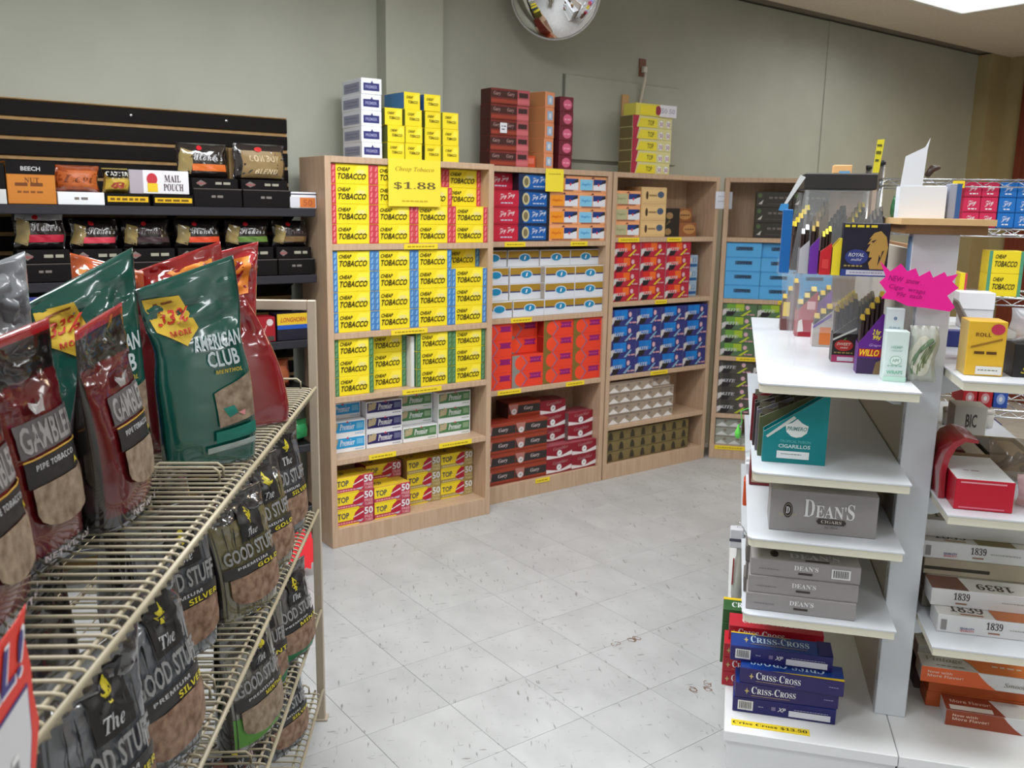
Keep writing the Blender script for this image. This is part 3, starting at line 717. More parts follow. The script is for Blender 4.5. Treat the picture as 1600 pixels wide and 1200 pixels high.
# second bookcase top
w, h = .235, .076
k = BoxKind('tube_carton', w, .1, h, ink(116, 44, 34), top=ink(120, 50, 40), left=ink(70, 26, 22)); p = k.F()
p.rect(0, h * .42, w * .68, h * .86, ink(66, 32, 30)); p.text('Gary', w * .06, h * .5, h * .3, ink(176, 140, 136), 'serifi', w * .18); p.text('Gary', w * .42, h * .5, h * .3, ink(176, 140, 136), 'serifi', w * .18); p.rect(w * .68, 0, w, h, ink(176, 84, 90)); p.rect(w * .72, h * .5, w * .96, h * .82, ink(60, 36, 38)); p.rect(w * .68, h * .1, w, h * .4, ink(200, 104, 110)); p.rect(0, h * .08, w * .68, h * .3, ink(150, 60, 40))
top_stack(1, k, 766, .03, 5, 'rust and black carton in the pile on second bookcase', 'rust cartons piled on the second bookcase', yaw=-.03)
tg = MB(); tg.box(0, .042, -.0015, 0, 0, .05, ink(226, 226, 232)); p = Print(lambda u, v, o: (u, -.0015 - o, v)); p.words(.008, .036, .03, .006, ink(110, 110, 120), 1); p.words(.008, .036, .015, .006, ink(110, 110, 120), 2)
q = CASE[1]; xx = q.lx(780, 262, .025); o = obj('price_tag', tg, None, q.wp(xx, .0225, ZT + .165), q.rz - .03); tag(o, 'small white price tag stuck on the rust and black carton pile', 'tag'); obj('lettering', p.b.mesh('lettering'), o)
k = BoxKind('tube_carton', .1, .1, .062, ink(205, 80, 44), top=ink(214, 100, 64), left=ink(60, 30, 26)); p = k.F(); p.rect(.03, .02, .09, .05, ink(226, 120, 100)); p.rect(.0, .02, .03, .055, ink(50, 30, 28))
k.place(q.wp(q.lx(813, 262, .05), .05, ZT), q.rz, 'single orange and black carton lying beside the rust pile on second bookcase', None)
k = BoxKind('tube_carton', .082, .22, .078, ink(232, 150, 108), left=ink(178, 118, 74), top=ink(210, 140, 96)); p = k.F(); p.rect(.018, .014, .066, .06, ink(160, 192, 224)); p.ell(.042, .036, .012, .015, ink(220, 226, 240))
top_stack(1, k, 850, .02, 5, 'peach carton with pale blue square piled on second bookcase', 'peach cartons piled on the second bookcase', yaw=.27)
k = BoxKind('tube_carton', .09, .16, .075, ink(110, 34, 48), left=ink(84, 30, 36), top=ink(120, 50, 60)); p = k.F(); p.ell(.05, .036, .03, .026, ink(214, 100, 134), 12); p.words(.03, .07, .03, .008, ink(236, 160, 180), 3)
top_stack(1, k, 873, .03, 5, 'maroon carton with pink label piled on second bookcase', 'maroon cartons piled on the second bookcase', yaw=-.04)
# third bookcase top
w, h = .31, .064
k = BoxKind('tube_carton', w, .11, h, ink(214, 208, 150), top=ink(205, 190, 90), left=ink(110, 96, 60)); p = k.F(); p.poly([(0, 0), (w * .1, 0), (w * .16, h), (0, h)], ink(170, 40, 70)); p.poly([(w * .12, .002), (w * .62, .002), (w * .62, h * .8), (w * .2, h * .8)], ink(230, 212, 56)); p.text('TOP', w * .38, h * .2, h * .45, ink(80, 80, 40), 'b', w * .16)
p.ell(w * .72, h * .4, w * .06, h * .3, WH); p.ell(w * .9, h * .4, w * .06, h * .3, WH); p.text('50', w * .68, h * .2, h * .36, ink(170, 110, 130), 'b', w * .09); p.text('50', w * .86, h * .2, h * .36, ink(170, 110, 130), 'b', w * .09)
top_stack(2, k, 986, .03, 5, 'yellow and white tube carton in the pile on third bookcase', 'yellow and white cartons piled on the third bookcase', yaw=-.03)
k2 = BoxKind('tube_carton', w, .11, h * 1.05, ink(220, 210, 90), top=ink(214, 196, 80)); p = k2.F(); h *= 1.05; p.rect(w * .58, 0, w, h, ink(226, 224, 232)); p.ell(w * .54, h * .5, w * .07, h * .4, ink(150, 44, 70)); p.text('50 50', w * .62, h * .3, h * .42, ink(176, 170, 190), 'b', w * .34); p.rect(w * .1, h * .1, w * .48, h * .86, ink(232, 214, 50))
k2.place(CASE[2].wp(CASE[2].lx(990, 262, .03), .03, ZT + 5 * .0646), CASE[2].rz - .06, 'yellow carton with white end lying on top of the third bookcase pile', None)

# price cards and tags on the bookcases
def card(name, label, cat, c, pxL, pyT, pxR, pyB, sb, m, lines, tilt=0.0):
    a = on(pxL, pyB, c.org + c.yd * sb, c.yd); xr = c.lx(pxR, pyB, sb); xl = c.lx(pxL, pyB, sb); zt = c.lz(pxL, pyT, sb); w = xr - xl; h = zt - a.z
    b_ = MB(); b_.box(0, w, -.0008, 0, 0, h, m)
    o = obj(name, b_, None, c.wp(xl, sb, a.z), c.rz, rot=(tilt, 0, c.rz)); tag(o, label, cat)
    p = Print(lambda u, v, o_: (u, -.0008 - o_, v))
    for (t, u, v, hh, col, sty, ww) in lines:
        if t == '~': p.words(u * w, ww * w, v * h, hh * h, col, 5)
        else: p.text(t, u * w, v * h, hh * h, col, sty, ww * w)
    if lines: obj('lettering', p.b.mesh('lettering'), o)
card('price_card', 'yellow paper price card reading $1.88 hung on the slatwall-side bookcase', 'price card', CASE[0], 607, 247, 688, 322, -.004, ink(240, 214, 60, .6), [('Cheap Tobacco', .13, .72, .12, ink(160, 136, 30, .7), 'serifi', .74), ('$1.88', .1, .35, .17, ink(96, 84, 40, .7), 'serifi', .8), ('~', .25, .1, .03, ink(190, 164, 40, .7), '', .75)])
card('price_card', 'small blank yellow card hung on the second bookcase top edge', 'price card', CASE[1], 852, 263, 880, 299, -.004, ink(244, 222, 60, .6), [('~', .15, .75, .04, ink(180, 156, 40, .7), '', .85)])
card('price_tag', 'small white tag stuck between the third and angled bookcases', 'tag', CASE[2], 1117, 299, 1143, 326, -.004, ink(214, 218, 232, .6), [('~', .15, .7, .05, ink(170, 174, 190), '', .85), ('~', .15, .4, .05, ink(170, 174, 190), '', .8)])

# ------------------------------------------------------------------ things on the wall above
a0 = onx(882, 115, XW); 
b = MB(); b.box(XW, XW + .014, a0.y, a0.y + .92, 1.875, 2.338, WALLPAINT, .003)
o = obj('access_panel', b); tag(o, 'painted flush access panel on the wall above the bookcases', 'wall panel')
for (y0, y1, z0, z1) in ((a0.y - .012, a0.y - .001, 1.86, 2.34), (a0.y - .012, a0.y + .5, 1.862, 1.874)):
    f = MB(); f.box(XW, XW + .006, y0, y1, z0, z1, mat('panel_gap', 112, 116, 104, .7)); obj('panel_edge', f, o)
b = MB(); y0 = onx(968, 150, XW).y; b.box(XW + .015, XW + .027, y0, y0 + .055, 1.965, 2.265, noisy('bare_pine', (190, 146, 92), (204, 162, 108), scale=(10, 10, 1), nscale=6), .002)
o = obj('wood_strip', b); tag(o, 'thin bare wooden strip leaning upright on the wall access panel', 'wood strip')
p0 = onx(1003, 106, XW)
t = thing('wall_outlet', 'brown wall outlet above the bookcases with a white cord', 'outlet', (XW, p0.y, p0.z))
b = MB(); b.box(0, .008, -.028, .028, -.05, .05, mat('outlet_brown', 120, 70, 50, .5), .003); obj('cover_plate', b, t)
b = MB(); b.box(.008, .036, -.014, .014, -.03, .005, mat('plug_white', 210, 206, 198, .5), .004); obj('plug', b, t)
b = MB(); pts = [(.03, 0, -.03), (.034, -.004, -.07), (.03, -.015, -.14), (.022, -.028, -.22), (.02, -.03, -.30), (.02, -.028, -.42), (.02, -.02, -.5)]; b.tube(pts, .009, mat('cord_white', 214, 208, 194, .5), 8); obj('cord', b, t)
# convex safety mirror
mc = onx(868, -12, -.93)
t = thing('convex_mirror', 'round convex safety mirror mounted high on the wall', 'mirror', mc)
nrm = (Vector((2.2, -1.2, 1.35)) - mc).normalized(); Q = nrm.to_track_quat('Z', 'Y').to_matrix().to_4x4()
R_ = .225; prof = [(0.0001, .075)] + [(R_ * math.sin(a), .075 * (1 - (R_ * math.sin(a) / R_) ** 2)) for a in [i * math.pi / 2 / 14 for i in range(1, 15)]]
b = MB(); b.lathe(list(reversed(prof)), MIRROR, 48, Q); obj('dome', b, t)
b = MB(); b.lathe([(R_ * .99, .004), (R_ * 1.03, .0), (R_ * 1.035, -.01), (R_ * .99, -.016), (.02, -.02)], mat('mirror_rim', 205, 205, 205, .4), 48, Q); obj('rim', b, t)
b = MB(); b.tube([Q @ Vector((0, 0, -.018)), Vector((-.1, .02, .1)), Vector((XW - mc.x + .004, .02, .14))], .012, BLACKMETAL, 8); obj('bracket', b, t)

# ------------------------------------------------------------------ black slatwall with shelves and its stock
SX = -1.2
t = slat = thing('slatwall', 'black slatwall display with tan grooves left of the bookcases', 'slatwall', (SX, -.8, 0))
sm = MB(); sm.box(-.006, .0, -1.06, 1.06, -.0295, .0295, SLATBLACK, .002); slm = sm.mesh('slat')
bk = MB(); bk.box(-.0195, -.008, -1.06, 1.06, .02, 1.977, SLATTAN); obj('groove_board', bk, t)
z = 1.977 - .034; i = 0
while z > .1: obj('slat', slm, t, (0, 0, z)); z -= .0745
tp = MB(); tp.box(-.0195, 0, -1.06, 1.06, 1.977, 1.981, SLATTAN); obj('top_edge', tp, t)
scw = MB(); scw.lathe([(.0001, .003), (.005, .002), (.007, 0)], CHROME, 10, Matrix.Rotation(math.pi / 2, 4, 'Y')); scm = scw.mesh('screw')
for px, py in ((205, 180), (354, 189)):
    q = onx(px, py, SX); obj('screw', scm, t, (0, q.y + .8, q.z))
SHZ = [1.575, 1.285, .99, .765, .5, .2]
XF = -.9
for k, zz in enumerate(SHZ):
    xf = XF if k < 2 else -.93
    y1 = .255 if k < 2 else .235
    b = MB(); b.box(SX + .001, xf - .012, -1.86, y1, zz - .022, zz, BLACKMETAL, .002)
    s_ = obj('shelf', b, t, (-SX, .8, 0))
    b = MB(); b.box(xf - .012, xf, -1.86, y1, zz - .034, zz + .002, mat('shelf_lip', 40, 39, 45, .35), .003); obj('lip', b, s_)
    for yy in (-1.2, -.3, y1 - .03):
        b = MB(); b.prism([(SX + .002, zz - .022), (xf - .16, zz - .022), (xf - .16, zz - .03), (SX + .03, zz - .09), (SX + .002, zz - .09)], yy - .0, yy + .004, 'y', BLACKMETAL); obj('bracket', b, s_)
# slat-wall stock.  local frame: x along +Y (rotz 90), y into the wall
RZ = math.radians(90)
def ys(px, py, x=XF - .03): return onx(px, py, x).y
BLK = ink(17, 14, 14, .6, .15); GOLDI = ink(150, 128, 84); GREY = ink(120, 112, 108)
def pouch_shape(w, h, d, body, seed, top=None, puff=1.0):
    """soft plump pouch with crimped ends; returns (MB, front map)"""
    rr = random.Random(seed); ph = [rr.uniform(0, 6) for _ in range(4)]
    nu, nv = 14, 12
    def dep(u, v):
        a = u / w * 2 - 1; c = v / h
        f = max(0, 1 - abs(a) ** 4) * min(1, 4 * c + .3) * max(0.06, 1 - c ** 6) * d * .5
        return f + .004 * math.sin(20 * u / w + ph[0] + 9 * c) * math.sin(9 * c + ph[1]) * puff
    def fr(u, v, o): return (u + .004 * math.sin(v * 60 + ph[2]), d * .5 - dep(u, v) - o, v)
    def bkf(u, v): return (u + .004 * math.sin(v * 60 + ph[2]), d * .5 + dep(u, v) * .9, v)
    b = MB(); V = []; Fc = []
    for s_ in (0, 1):
        for j in range(nv + 1):
            for i in range(nu + 1):
                u, v = w * i / nu, h * j / nv; V.append(fr(u, v, 0) if s_ == 0 else bkf(u, v))
    n1 = (nu + 1) * (nv + 1)
    for s_ in (0, 1):
        for j in range(nv):
            for i in range(nu):
                a = s_ * n1 + j * (nu + 1) + i; q = (a, a + 1, a + nu + 2, a + nu + 1); Fc.append(q if s_ == 0 else tuple(reversed(q)))
    bd = [i for i in range(nu + 1)] + [j * (nu + 1) + nu for j in range(1, nv + 1)] + [nv * (nu + 1) + i for i in range(nu - 1, -1, -1)] + [j * (nu + 1) for j in range(nv - 1, 0, -1)]
    for i in range(len(bd)):
        a, c = bd[i], bd[(i + 1) % len(bd)]; Fc.append((c, a, a + n1, c + n1))
    b.add(V, Fc, body, True)
    return b, fr
def tray(w, d, h, c1, label, cat, loc, lip=None, text=None, band=None, group='trays of pouches on the black shelves'):
    """open-topped counter tray with a printed front"""
    t = thing('display_tray', label, cat, loc, RZ, group)
    b = MB(); b.box(0, w, 0, .002, 0, h, c1); b.box(0, .002, .002, d, 0, h, c1); b.box(w - .002, w, .002, d, 0, h, c1); b.box(.002, w - .002, .002, d, 0, .002, c1); b.box(.002, w - .002, d - .002, d, .002, h * 1.1, c1)
    obj('tray_body', b, t)
    p = Print(lambda u, v, o: (u, -o, v))
    if band: p.rect(w * .06, h * band[1], w * .94, h * band[2], band[0])
    if text: p.text(text[0], w * text[1], h * text[2], h * text[3], text[4], 'serifi', w * text[5])
    if p.b.f: obj('lettering', p.b.mesh('lettering'), t)
    return t
def pouch(w, h, d, body, label, loc, prints, seed, name='tobacco_pouch', rz=RZ, group=None, tilt=0):
    b, fr = pouch_shape(w, h, d, body, seed)
    o = obj(name, b, None, loc, rot=(tilt, 0, rz)); tag(o, label, 'pouch', group)
    p = Print(fr, .0018, .0005)
    for a in prints:
        if a[0] == 'r': p.prect(a[1] * w, a[2] * h, a[3] * w, a[4] * h, a[5], 4, 5)
        elif a[0] == 'p': p.patch([(u * w, v * h) for u, v in a[1]], a[2], 4, 3)
        elif a[0] == 'e': p.patch([(w * a[1] + a[3] * w * math.cos(k * .5236), h * a[2] + a[4] * h * math.sin(k * .5236)) for k in range(12)], a[5], 3, 2)
        else: p.text(a[1], a[2] * w, a[3] * h, a[4] * h, a[5], a[6], a[7] * w)
    if prints: obj('lettering', p.b.mesh('lettering'), o)
    return o
Z1 = SHZ[0] + .0025
def P1(px, sb=.03): return ys(px, 305, XF - sb)
def yk(px0, px1, h, d, body, label, prints, sb=.03, z=None, name='display_carton', cat='carton', left=None, top=None, py=305, dz=0):
    y0 = onx(px0, py, XF - sb).y; y1 = onx(px1, py, XF - sb).y; w = y1 - y0
    k = BoxKind(name, w, d, h, body, left=left, top=top); p = k.F(); prints(p, w, h)
    k.place((XF - sb, y0, (Z1 if z is None else z) + dz), RZ, label, None, cat); return w
def f1(p, w, h):
    p.rect(0, h * .7, w, h, BLK); p.text('BEECH', w * .3, h * .78, h * .1, ink(190, 190, 190), 'b', w * .4); p.rect(.002, .002, w - .002, h * .68, ink(196, 122, 44)); p.words(w * .16, w * .85, h * .42, h * .08, ink(110, 60, 24), 2); p.words(w * .2, w * .8, h * .26, h * .05, ink(130, 76, 30), 3); p.text('NUT', w * .36, h * .5, h * .12, ink(110, 60, 24), 'serif', w * .3)
yk(-30, 10, .145, .12, BLK, 'black and white display carton cut by the left edge, upper black shelf', lambda p, w, h: p.rect(0, 0, w, h * .36, ink(206, 206, 206)))
yk(12, 88, .155, .12, ink(180, 110, 40), 'black-topped orange display carton on the upper black shelf', f1)
yk(90, 163, .048, .13, WH, 'white tray under the orange-brown pouch, upper black shelf', lambda p, w, h: p.words(w * .35, w * .65, h * .4, h * .2, GREY, 3), name='display_tray', cat='tray')
y0 = P1(92, .04); y1 = P1(160, .04)
pouch(y1 - y0, .10, .1, foil(150, 70, 36), 'orange-brown tobacco pouch standing in the white tray', (XF - .04, y0, Z1 + .049), [('r', .05, .1, .95, .8, ink(178, 92, 44)), ('t', 'Levi', .14, .34, .3, ink(120, 56, 26), 'serifi', .7)], 3)
yk(165, 234, .047, .13, BLK, 'black tray with yellow stripe under the gold pouch', lambda p, w, h: (p.rect(w * .04, h * .3, w * .96, h * .75, ink(222, 176, 20)), p.words(w * .1, w * .9, h * .42, h * .2, ink(110, 80, 10), 4)), name='display_tray', cat='tray')
y0 = P1(160, .04); y1 = P1(201, .04)
pouch(y1 - y0, .095, .07, foil(150, 128, 60), 'small gold pouch standing in the yellow-striped tray', (XF - .04, y0 + .012, Z1 + .048), [('r', .0, .62, 1, .95, BLK), ('t', 'CARTER', .08, .68, .18, ink(220, 220, 210), 'sansbi', .84), ('r', .05, .12, .95, .56, ink(190, 160, 60)), ('e', .5, .3, .3, .14, ink(150, 60, 40))], 5)
yk(239, 302, .044, .13, BLK, 'second black tray with yellow stripe, under the white carton', lambda p, w, h: (p.rect(w * .04, h * .3, w * .96, h * .75, ink(222, 176, 20)), p.words(w * .1, w * .9, h * .42, h * .2, ink(110, 80, 10), 5)), name='display_tray', cat='tray')
def f2(p, w, h):
    p.rect(0, 0, w * .22, h, ink(170, 160, 170)); p.ell(w * .37, h * .62, w * .09, h * .26, ink(190, 50, 60)); p.rect(w * .29, h * .08, w * .46, h * .45, ink(226, 190, 40)); p.text('MAIL', w * .58, h * .52, h * .3, ink(60, 30, 40), 'serif', w * .28); p.text('POUCH', w * .56, h * .14, h * .3, ink(60, 30, 40), 'serif', w * .34)
yk(204, 296, .092, .1, ink(226, 224, 228), 'white carton lettered MAIL POUCH on the upper black shelf', f2, sb=.05, dz=.048)
LOGO = lambda p, w, h: (p.poly([(w * .12, h * .5), (w * .22, h * .7), (w * .32, h * .5), (w * .22, h * .3)], GREY), p.text("Stoker's", w * .16, h * .4, h * .22, ink(200, 60, 60), 'serifi', w * .14), p.words(w * .5, w * .85, h * .45, h * .14, GREY, 7))
def stk(px0, px1, z, label, py=305, h1=.075, h2=.042, sb=.03, acc=GREY):
    """black two-step counter tray: lower lip plus printed riser"""
    y0 = onx(px0, py, XF - sb).y; y1 = onx(px1, py, XF - sb).y; w = y1 - y0
    t = thing('display_tray', label, 'tray', (XF - sb, y0, z), RZ, 'black trays of pouches on the black shelves')
    b = MB(); b.box(0, w, 0, .12, 0, h1, BLK, .0015); obj('tray_body', b, t)
    b = MB(); b.box(.004, w - .004, .03, .12, h1, h1 + h2, BLK, .0015); obj('riser', b, t)
    p = Print(lambda u, v, o: (u, -o, v)); p.words(w * .36, w * .64, h1 * .5, h1 * .13, GREY, 3); p.rect(0, h1 * .94, w, h1, ink(74, 68, 66))
    p2 = Print(lambda u, v, o: (u, .03 - o, v)); v0 = h1 + h2 * .5
    p2.poly([(w * .1, v0), (w * .2, v0 + h2 * .3), (w * .32, v0), (w * .2, v0 - h2 * .3)], acc); p2.text("Stoker's", w * .12, v0 - h2 * .13, h2 * .26, ink(170, 50, 50), 'serifi', w * .18); p2.words(w * .5, w * .86, v0 - h2 * .1, h2 * .24, ink(160, 156, 140), 5)
    m = MB()
    for q in (p, p2):
        for f, k, s_ in zip(q.b.f, q.b.m, q.b.sm): m.face([q.b.v[i] for i in f], q.b.mats[k], s_)
    obj('lettering', m, t); return y0, w
def stkpouch(y0, w, z, label, seed, accent, h=.13, name=None, silver=False, dim=False):
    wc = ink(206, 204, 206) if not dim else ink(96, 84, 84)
    pr = [('p', [(.0, .2), (.24, .1), (.3, .75), (.08, .85)], foil(150, 130, 80)), ('t', "Stoker's", .3, .5, .26, wc, 'script', .6), ('e', .42, .86, .06, .07, ink(200, 30, 40)), ('r', .24, .2, .94, .4, accent)]
    if silver: pr.insert(0, ('r', .05, .78, .98, .97, foil(190, 190, 196)))
    return pouch(w * .92, h, .075, foil(34, 28, 28), label, (XF - .065, y0 + w * .03, z), pr, seed)
y0, w = stk(303, 378, Z1, 'black tray under the orange-striped pouch, upper black shelf')
stkpouch(y0 - .05, w * 1.12, Z1 + .1176, 'black pouch with orange stripe atop the upper black shelf', 11, ink(206, 104, 40), .14)
kc = BoxKind('display_carton', .09, .03, .13, ink(150, 122, 84)); kc.F().rect(.01, .01, .08, .12, ink(140, 114, 78)); kc.place((XF - .135, y0 + w * .94, Z1 + .1176), RZ, 'plain tan card between the two black pouches, upper black shelf', None)
y0, w = stk(380, 455, Z1, 'black tray under the tan and black pouch, upper black shelf')
pouch(w * 1.05, .15, .075, foil(34, 28, 28), 'black pouch with tan label at the right end of the upper black shelf', (XF - .065, y0 - .01, Z1 + .1176 - .04 + .0405), [('r', .12, .05, .95, .8, ink(140, 116, 76)), ('t', 'COWBOY', .25, .5, .18, ink(196, 176, 140), 'sansbi', .6), ('e', .45, .84, .08, .07, ink(196, 50, 50)), ('t', 'BLEND', .35, .16, .14, ink(196, 176, 140), 'sansbi', .45)], 13)
def f3(p, w, h): p.rect(w * .02, h * .05, w * .98, h * .7, ink(206, 206, 214)); p.rect(w * .38, h * .05, w * .96, h * .66, ink(206, 116, 54)); p.rect(0, h * .84, w, h * .9, ink(40, 40, 60)); p.text('50', w * .5, h * .15, h * .4, ink(170, 90, 50), 'b', w * .35)
yk(452, 494, .07, .1, ink(226, 226, 232), 'small white and orange carton at the right end of the upper black shelf', f3)
# lower black shelf: six black trays with pouches
Z2 = SHZ[1] + .0025
cuts = [28, 117, 199, 281, 359, 435, 494]; ACC = [ink(170, 26, 50), ink(196, 60, 76), ink(60, 40, 44), ink(206, 70, 36), ink(90, 120, 50), ink(110, 84, 50)]
NM = ['silver-topped black pouch with crimson stripe', 'black pouch with red stripe', 'dim black pouch with faint lettering', 'black pouch with orange-red stripe', 'black pouch with green stripe', 'black pouch with brown stripe']
for i in range(6):
    y0, w = stk(cuts[i] + 1, cuts[i + 1] - 1, Z2, 'black tray under the %s, second black shelf' % NM[i].replace('black ', '', 1), 428, .07, .05)
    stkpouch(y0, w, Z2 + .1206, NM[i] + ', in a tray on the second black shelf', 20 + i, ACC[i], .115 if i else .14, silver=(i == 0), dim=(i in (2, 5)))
# third shelf: red and blue cartons; lower: an orange bag
Z3 = SHZ[2] + .0025
def xk(px0, px1, z, h, d, body, label, prints, py, sb=.05, **kw): return yk(px0, px1, h, d, body, label, prints, sb=sb, z=z, py=py, **kw)
xk(388, 431, Z3, .11, .1, ink(150, 24, 34), 'red carton on the third black shelf behind the wire rack', lambda p, w, h: (p.ell(w * .8, h * .78, w * .12, h * .14, ink(206, 190, 190)), p.text('Red', w * .1, h * .4, h * .3, ink(196, 150, 150), 'script', w * .6), p.rect(w * .05, h * .04, w * .95, h * .22, ink(70, 60, 60))), 532)
xk(434, 484, Z3, .12, .1, ink(28, 26, 40), 'yellow and blue carton on the third black shelf behind the wire rack', lambda p, w, h: (p.rect(0, h * .55, w, h, ink(214, 178, 40)), p.rect(0, h * .42, w, h * .58, ink(30, 80, 170)), p.text('LONGHORN', w * .1, h * .68, h * .18, ink(170, 60, 40), 'bi', w * .8)), 532)
q = onx(425, 608, -.99)
pouch(.2, .13, .1, foil(140, 70, 44), 'orange-brown bag slumped on the fourth black shelf behind the rack', (-.98, q.y - .1, SHZ[3] + .0025), [('r', .1, .2, .9, .8, ink(150, 80, 50))], 33, name='tobacco_bag')
q = onx(452, 795, -.99)
pouch(.17, .1, .09, foil(30, 110, 60), 'small green pouch low on the slatwall behind the rack', (-.99, q.y - .05, SHZ[4] + .0025), [('r', .1, .2, .9, .8, ink(40, 130, 76))], 34)
# more dark pouches on the low black shelves (seen through the wire rack)
for i in range(5):
    pouch(.19, .15, .08, foil(36, 30, 30), 'dark pouch on the third black shelf, half hidden by the wire rack', (-.99, -1.4 + i * .24, Z3), [('r', .2, .25, .9, .5, [ink(120, 40, 40), ink(60, 80, 50), ink(120, 90, 50), ink(70, 40, 40), ink(100, 60, 40)][i]), ('t', "Stoker's", .25, .55, .2, GREY, 'script', .6)], 40 + i, group='dark pouches behind the wire rack')

# ------------------------------------------------------------------ cream wire rack
P0 = Vector((.46, -.385, 0)); ra = math.radians(56.8)
DV = Vector((math.sin(ra), -math.cos(ra), 0)); NV = Vector((-math.cos(ra), -math.sin(ra), 0))
RRZ = math.atan2(-DV.y, -DV.x)                 # local x = -DV (away from the viewer), local y = NV (into the rack)
def RK(s, t_, z): return P0 + DV * s + NV * t_ + Vector((0, 0, z))
LEN, DEP = 1.9, .45
rk = thing('wire_rack', 'cream wire display rack loaded with tobacco bags along the left', 'rack', P0, RRZ)
def tubepart(name, pts, r, parent, m=WIRE, n=6):
    b = MB(); b.tube(pts, r, m, n); return obj(name, b, parent)
pm = MB(); pm.box(-.001, .021, -.012, .012, 0, 1.325, RACKPOST, .002)
for k in range(12): pm.box(.0211, .0214, -.003, .003, .2 + .09 * k, .225 + .09 * k, ink(120, 108, 90))
pmm = pm.mesh('post')
for s_, t_ in ((0, 0), (0, DEP), (-LEN, 0), (-LEN, DEP)): obj('post', pmm, rk, (s_ + .002 if s_ == 0 else s_ - .03, t_, 0))
bm_ = MB(); bm_.box(.0, .022, .0125, DEP - .0125, 1.297, 1.325, RACKPOST, .002); brm = bm_.mesh('top_bar')
obj('top_bar', brm, rk); obj('top_bar', brm, rk, (-LEN - .03, 0, 0))
bf = MB(); bf.box(-.004, .034, -.02, .02, 0, .008, RACKPOST, .002); fm_ = bf.mesh('foot')
for s_, t_ in ((0, 0), (0, DEP), (-LEN - .03, 0), (-LEN - .03, DEP)): obj('foot', fm_, rk, (s_, t_, -.0005))
RZS = [1.074, .70, .378, .112]
wm = MB(); wm.tube([(0, DEP - .004, 0), (0, .014, 0), (0, .002, -.002), (0, -.006, -.009), (0, -.006, -.018), (0, .002, -.022)], .0026, WIRE, 5); wmesh = wm.mesh('wire')
for k, zz in enumerate(RZS):
    sh = thing('wire_shelf', None, None, (0, 0, zz)); sh.parent = rk
    tubepart('front_rail', [(-.002, -.008, -.0035), (-LEN, -.008, -.0035)], .0045, sh, n=8)
    tubepart('inner_rail', [(-.002, .016, -.0065), (-LEN, .016, -.0065)], .0036, sh)
    tubepart('middle_rail', [(-.002, DEP * .5, -.006), (-LEN, DEP * .5, -.006)], .0036, sh)
    tubepart('rear_rail', [(-.002, DEP - .004, -.006), (-LEN, DEP - .004, -.006)], .004, sh)
    x = -.03
    while x > -LEN + .01: obj('wire', wmesh, sh, (x, 0, 0)); x -= .0268
    def loop(x0, h):
        pts = [(x0, .03, 0), (x0, .03, h * .7), (x0, .04, h), (x0, .15, h), (x0, .16, h * .7), (x0, .16, 0)]
        tubepart('divider_loop', pts, .003, sh)
    for x0 in ((-.03, -.9, -.93), (-.03, -1.03, -1.06), (-.03, -.78, -.95), (-.03, -1.05))[k]: loop(x0, .028)
    for q_ in (.035, .07): pass
def backgrid():
    g = MB()
    for zz in [0.2 + .1 * i for i in range(11)]: g.tube([(-.01, DEP - .0, zz), (-LEN, DEP - .0, zz)], .002, WIRE, 4)
    return g
o = obj('back_grid', backgrid(), rk); o['kind'] = 'stuff'

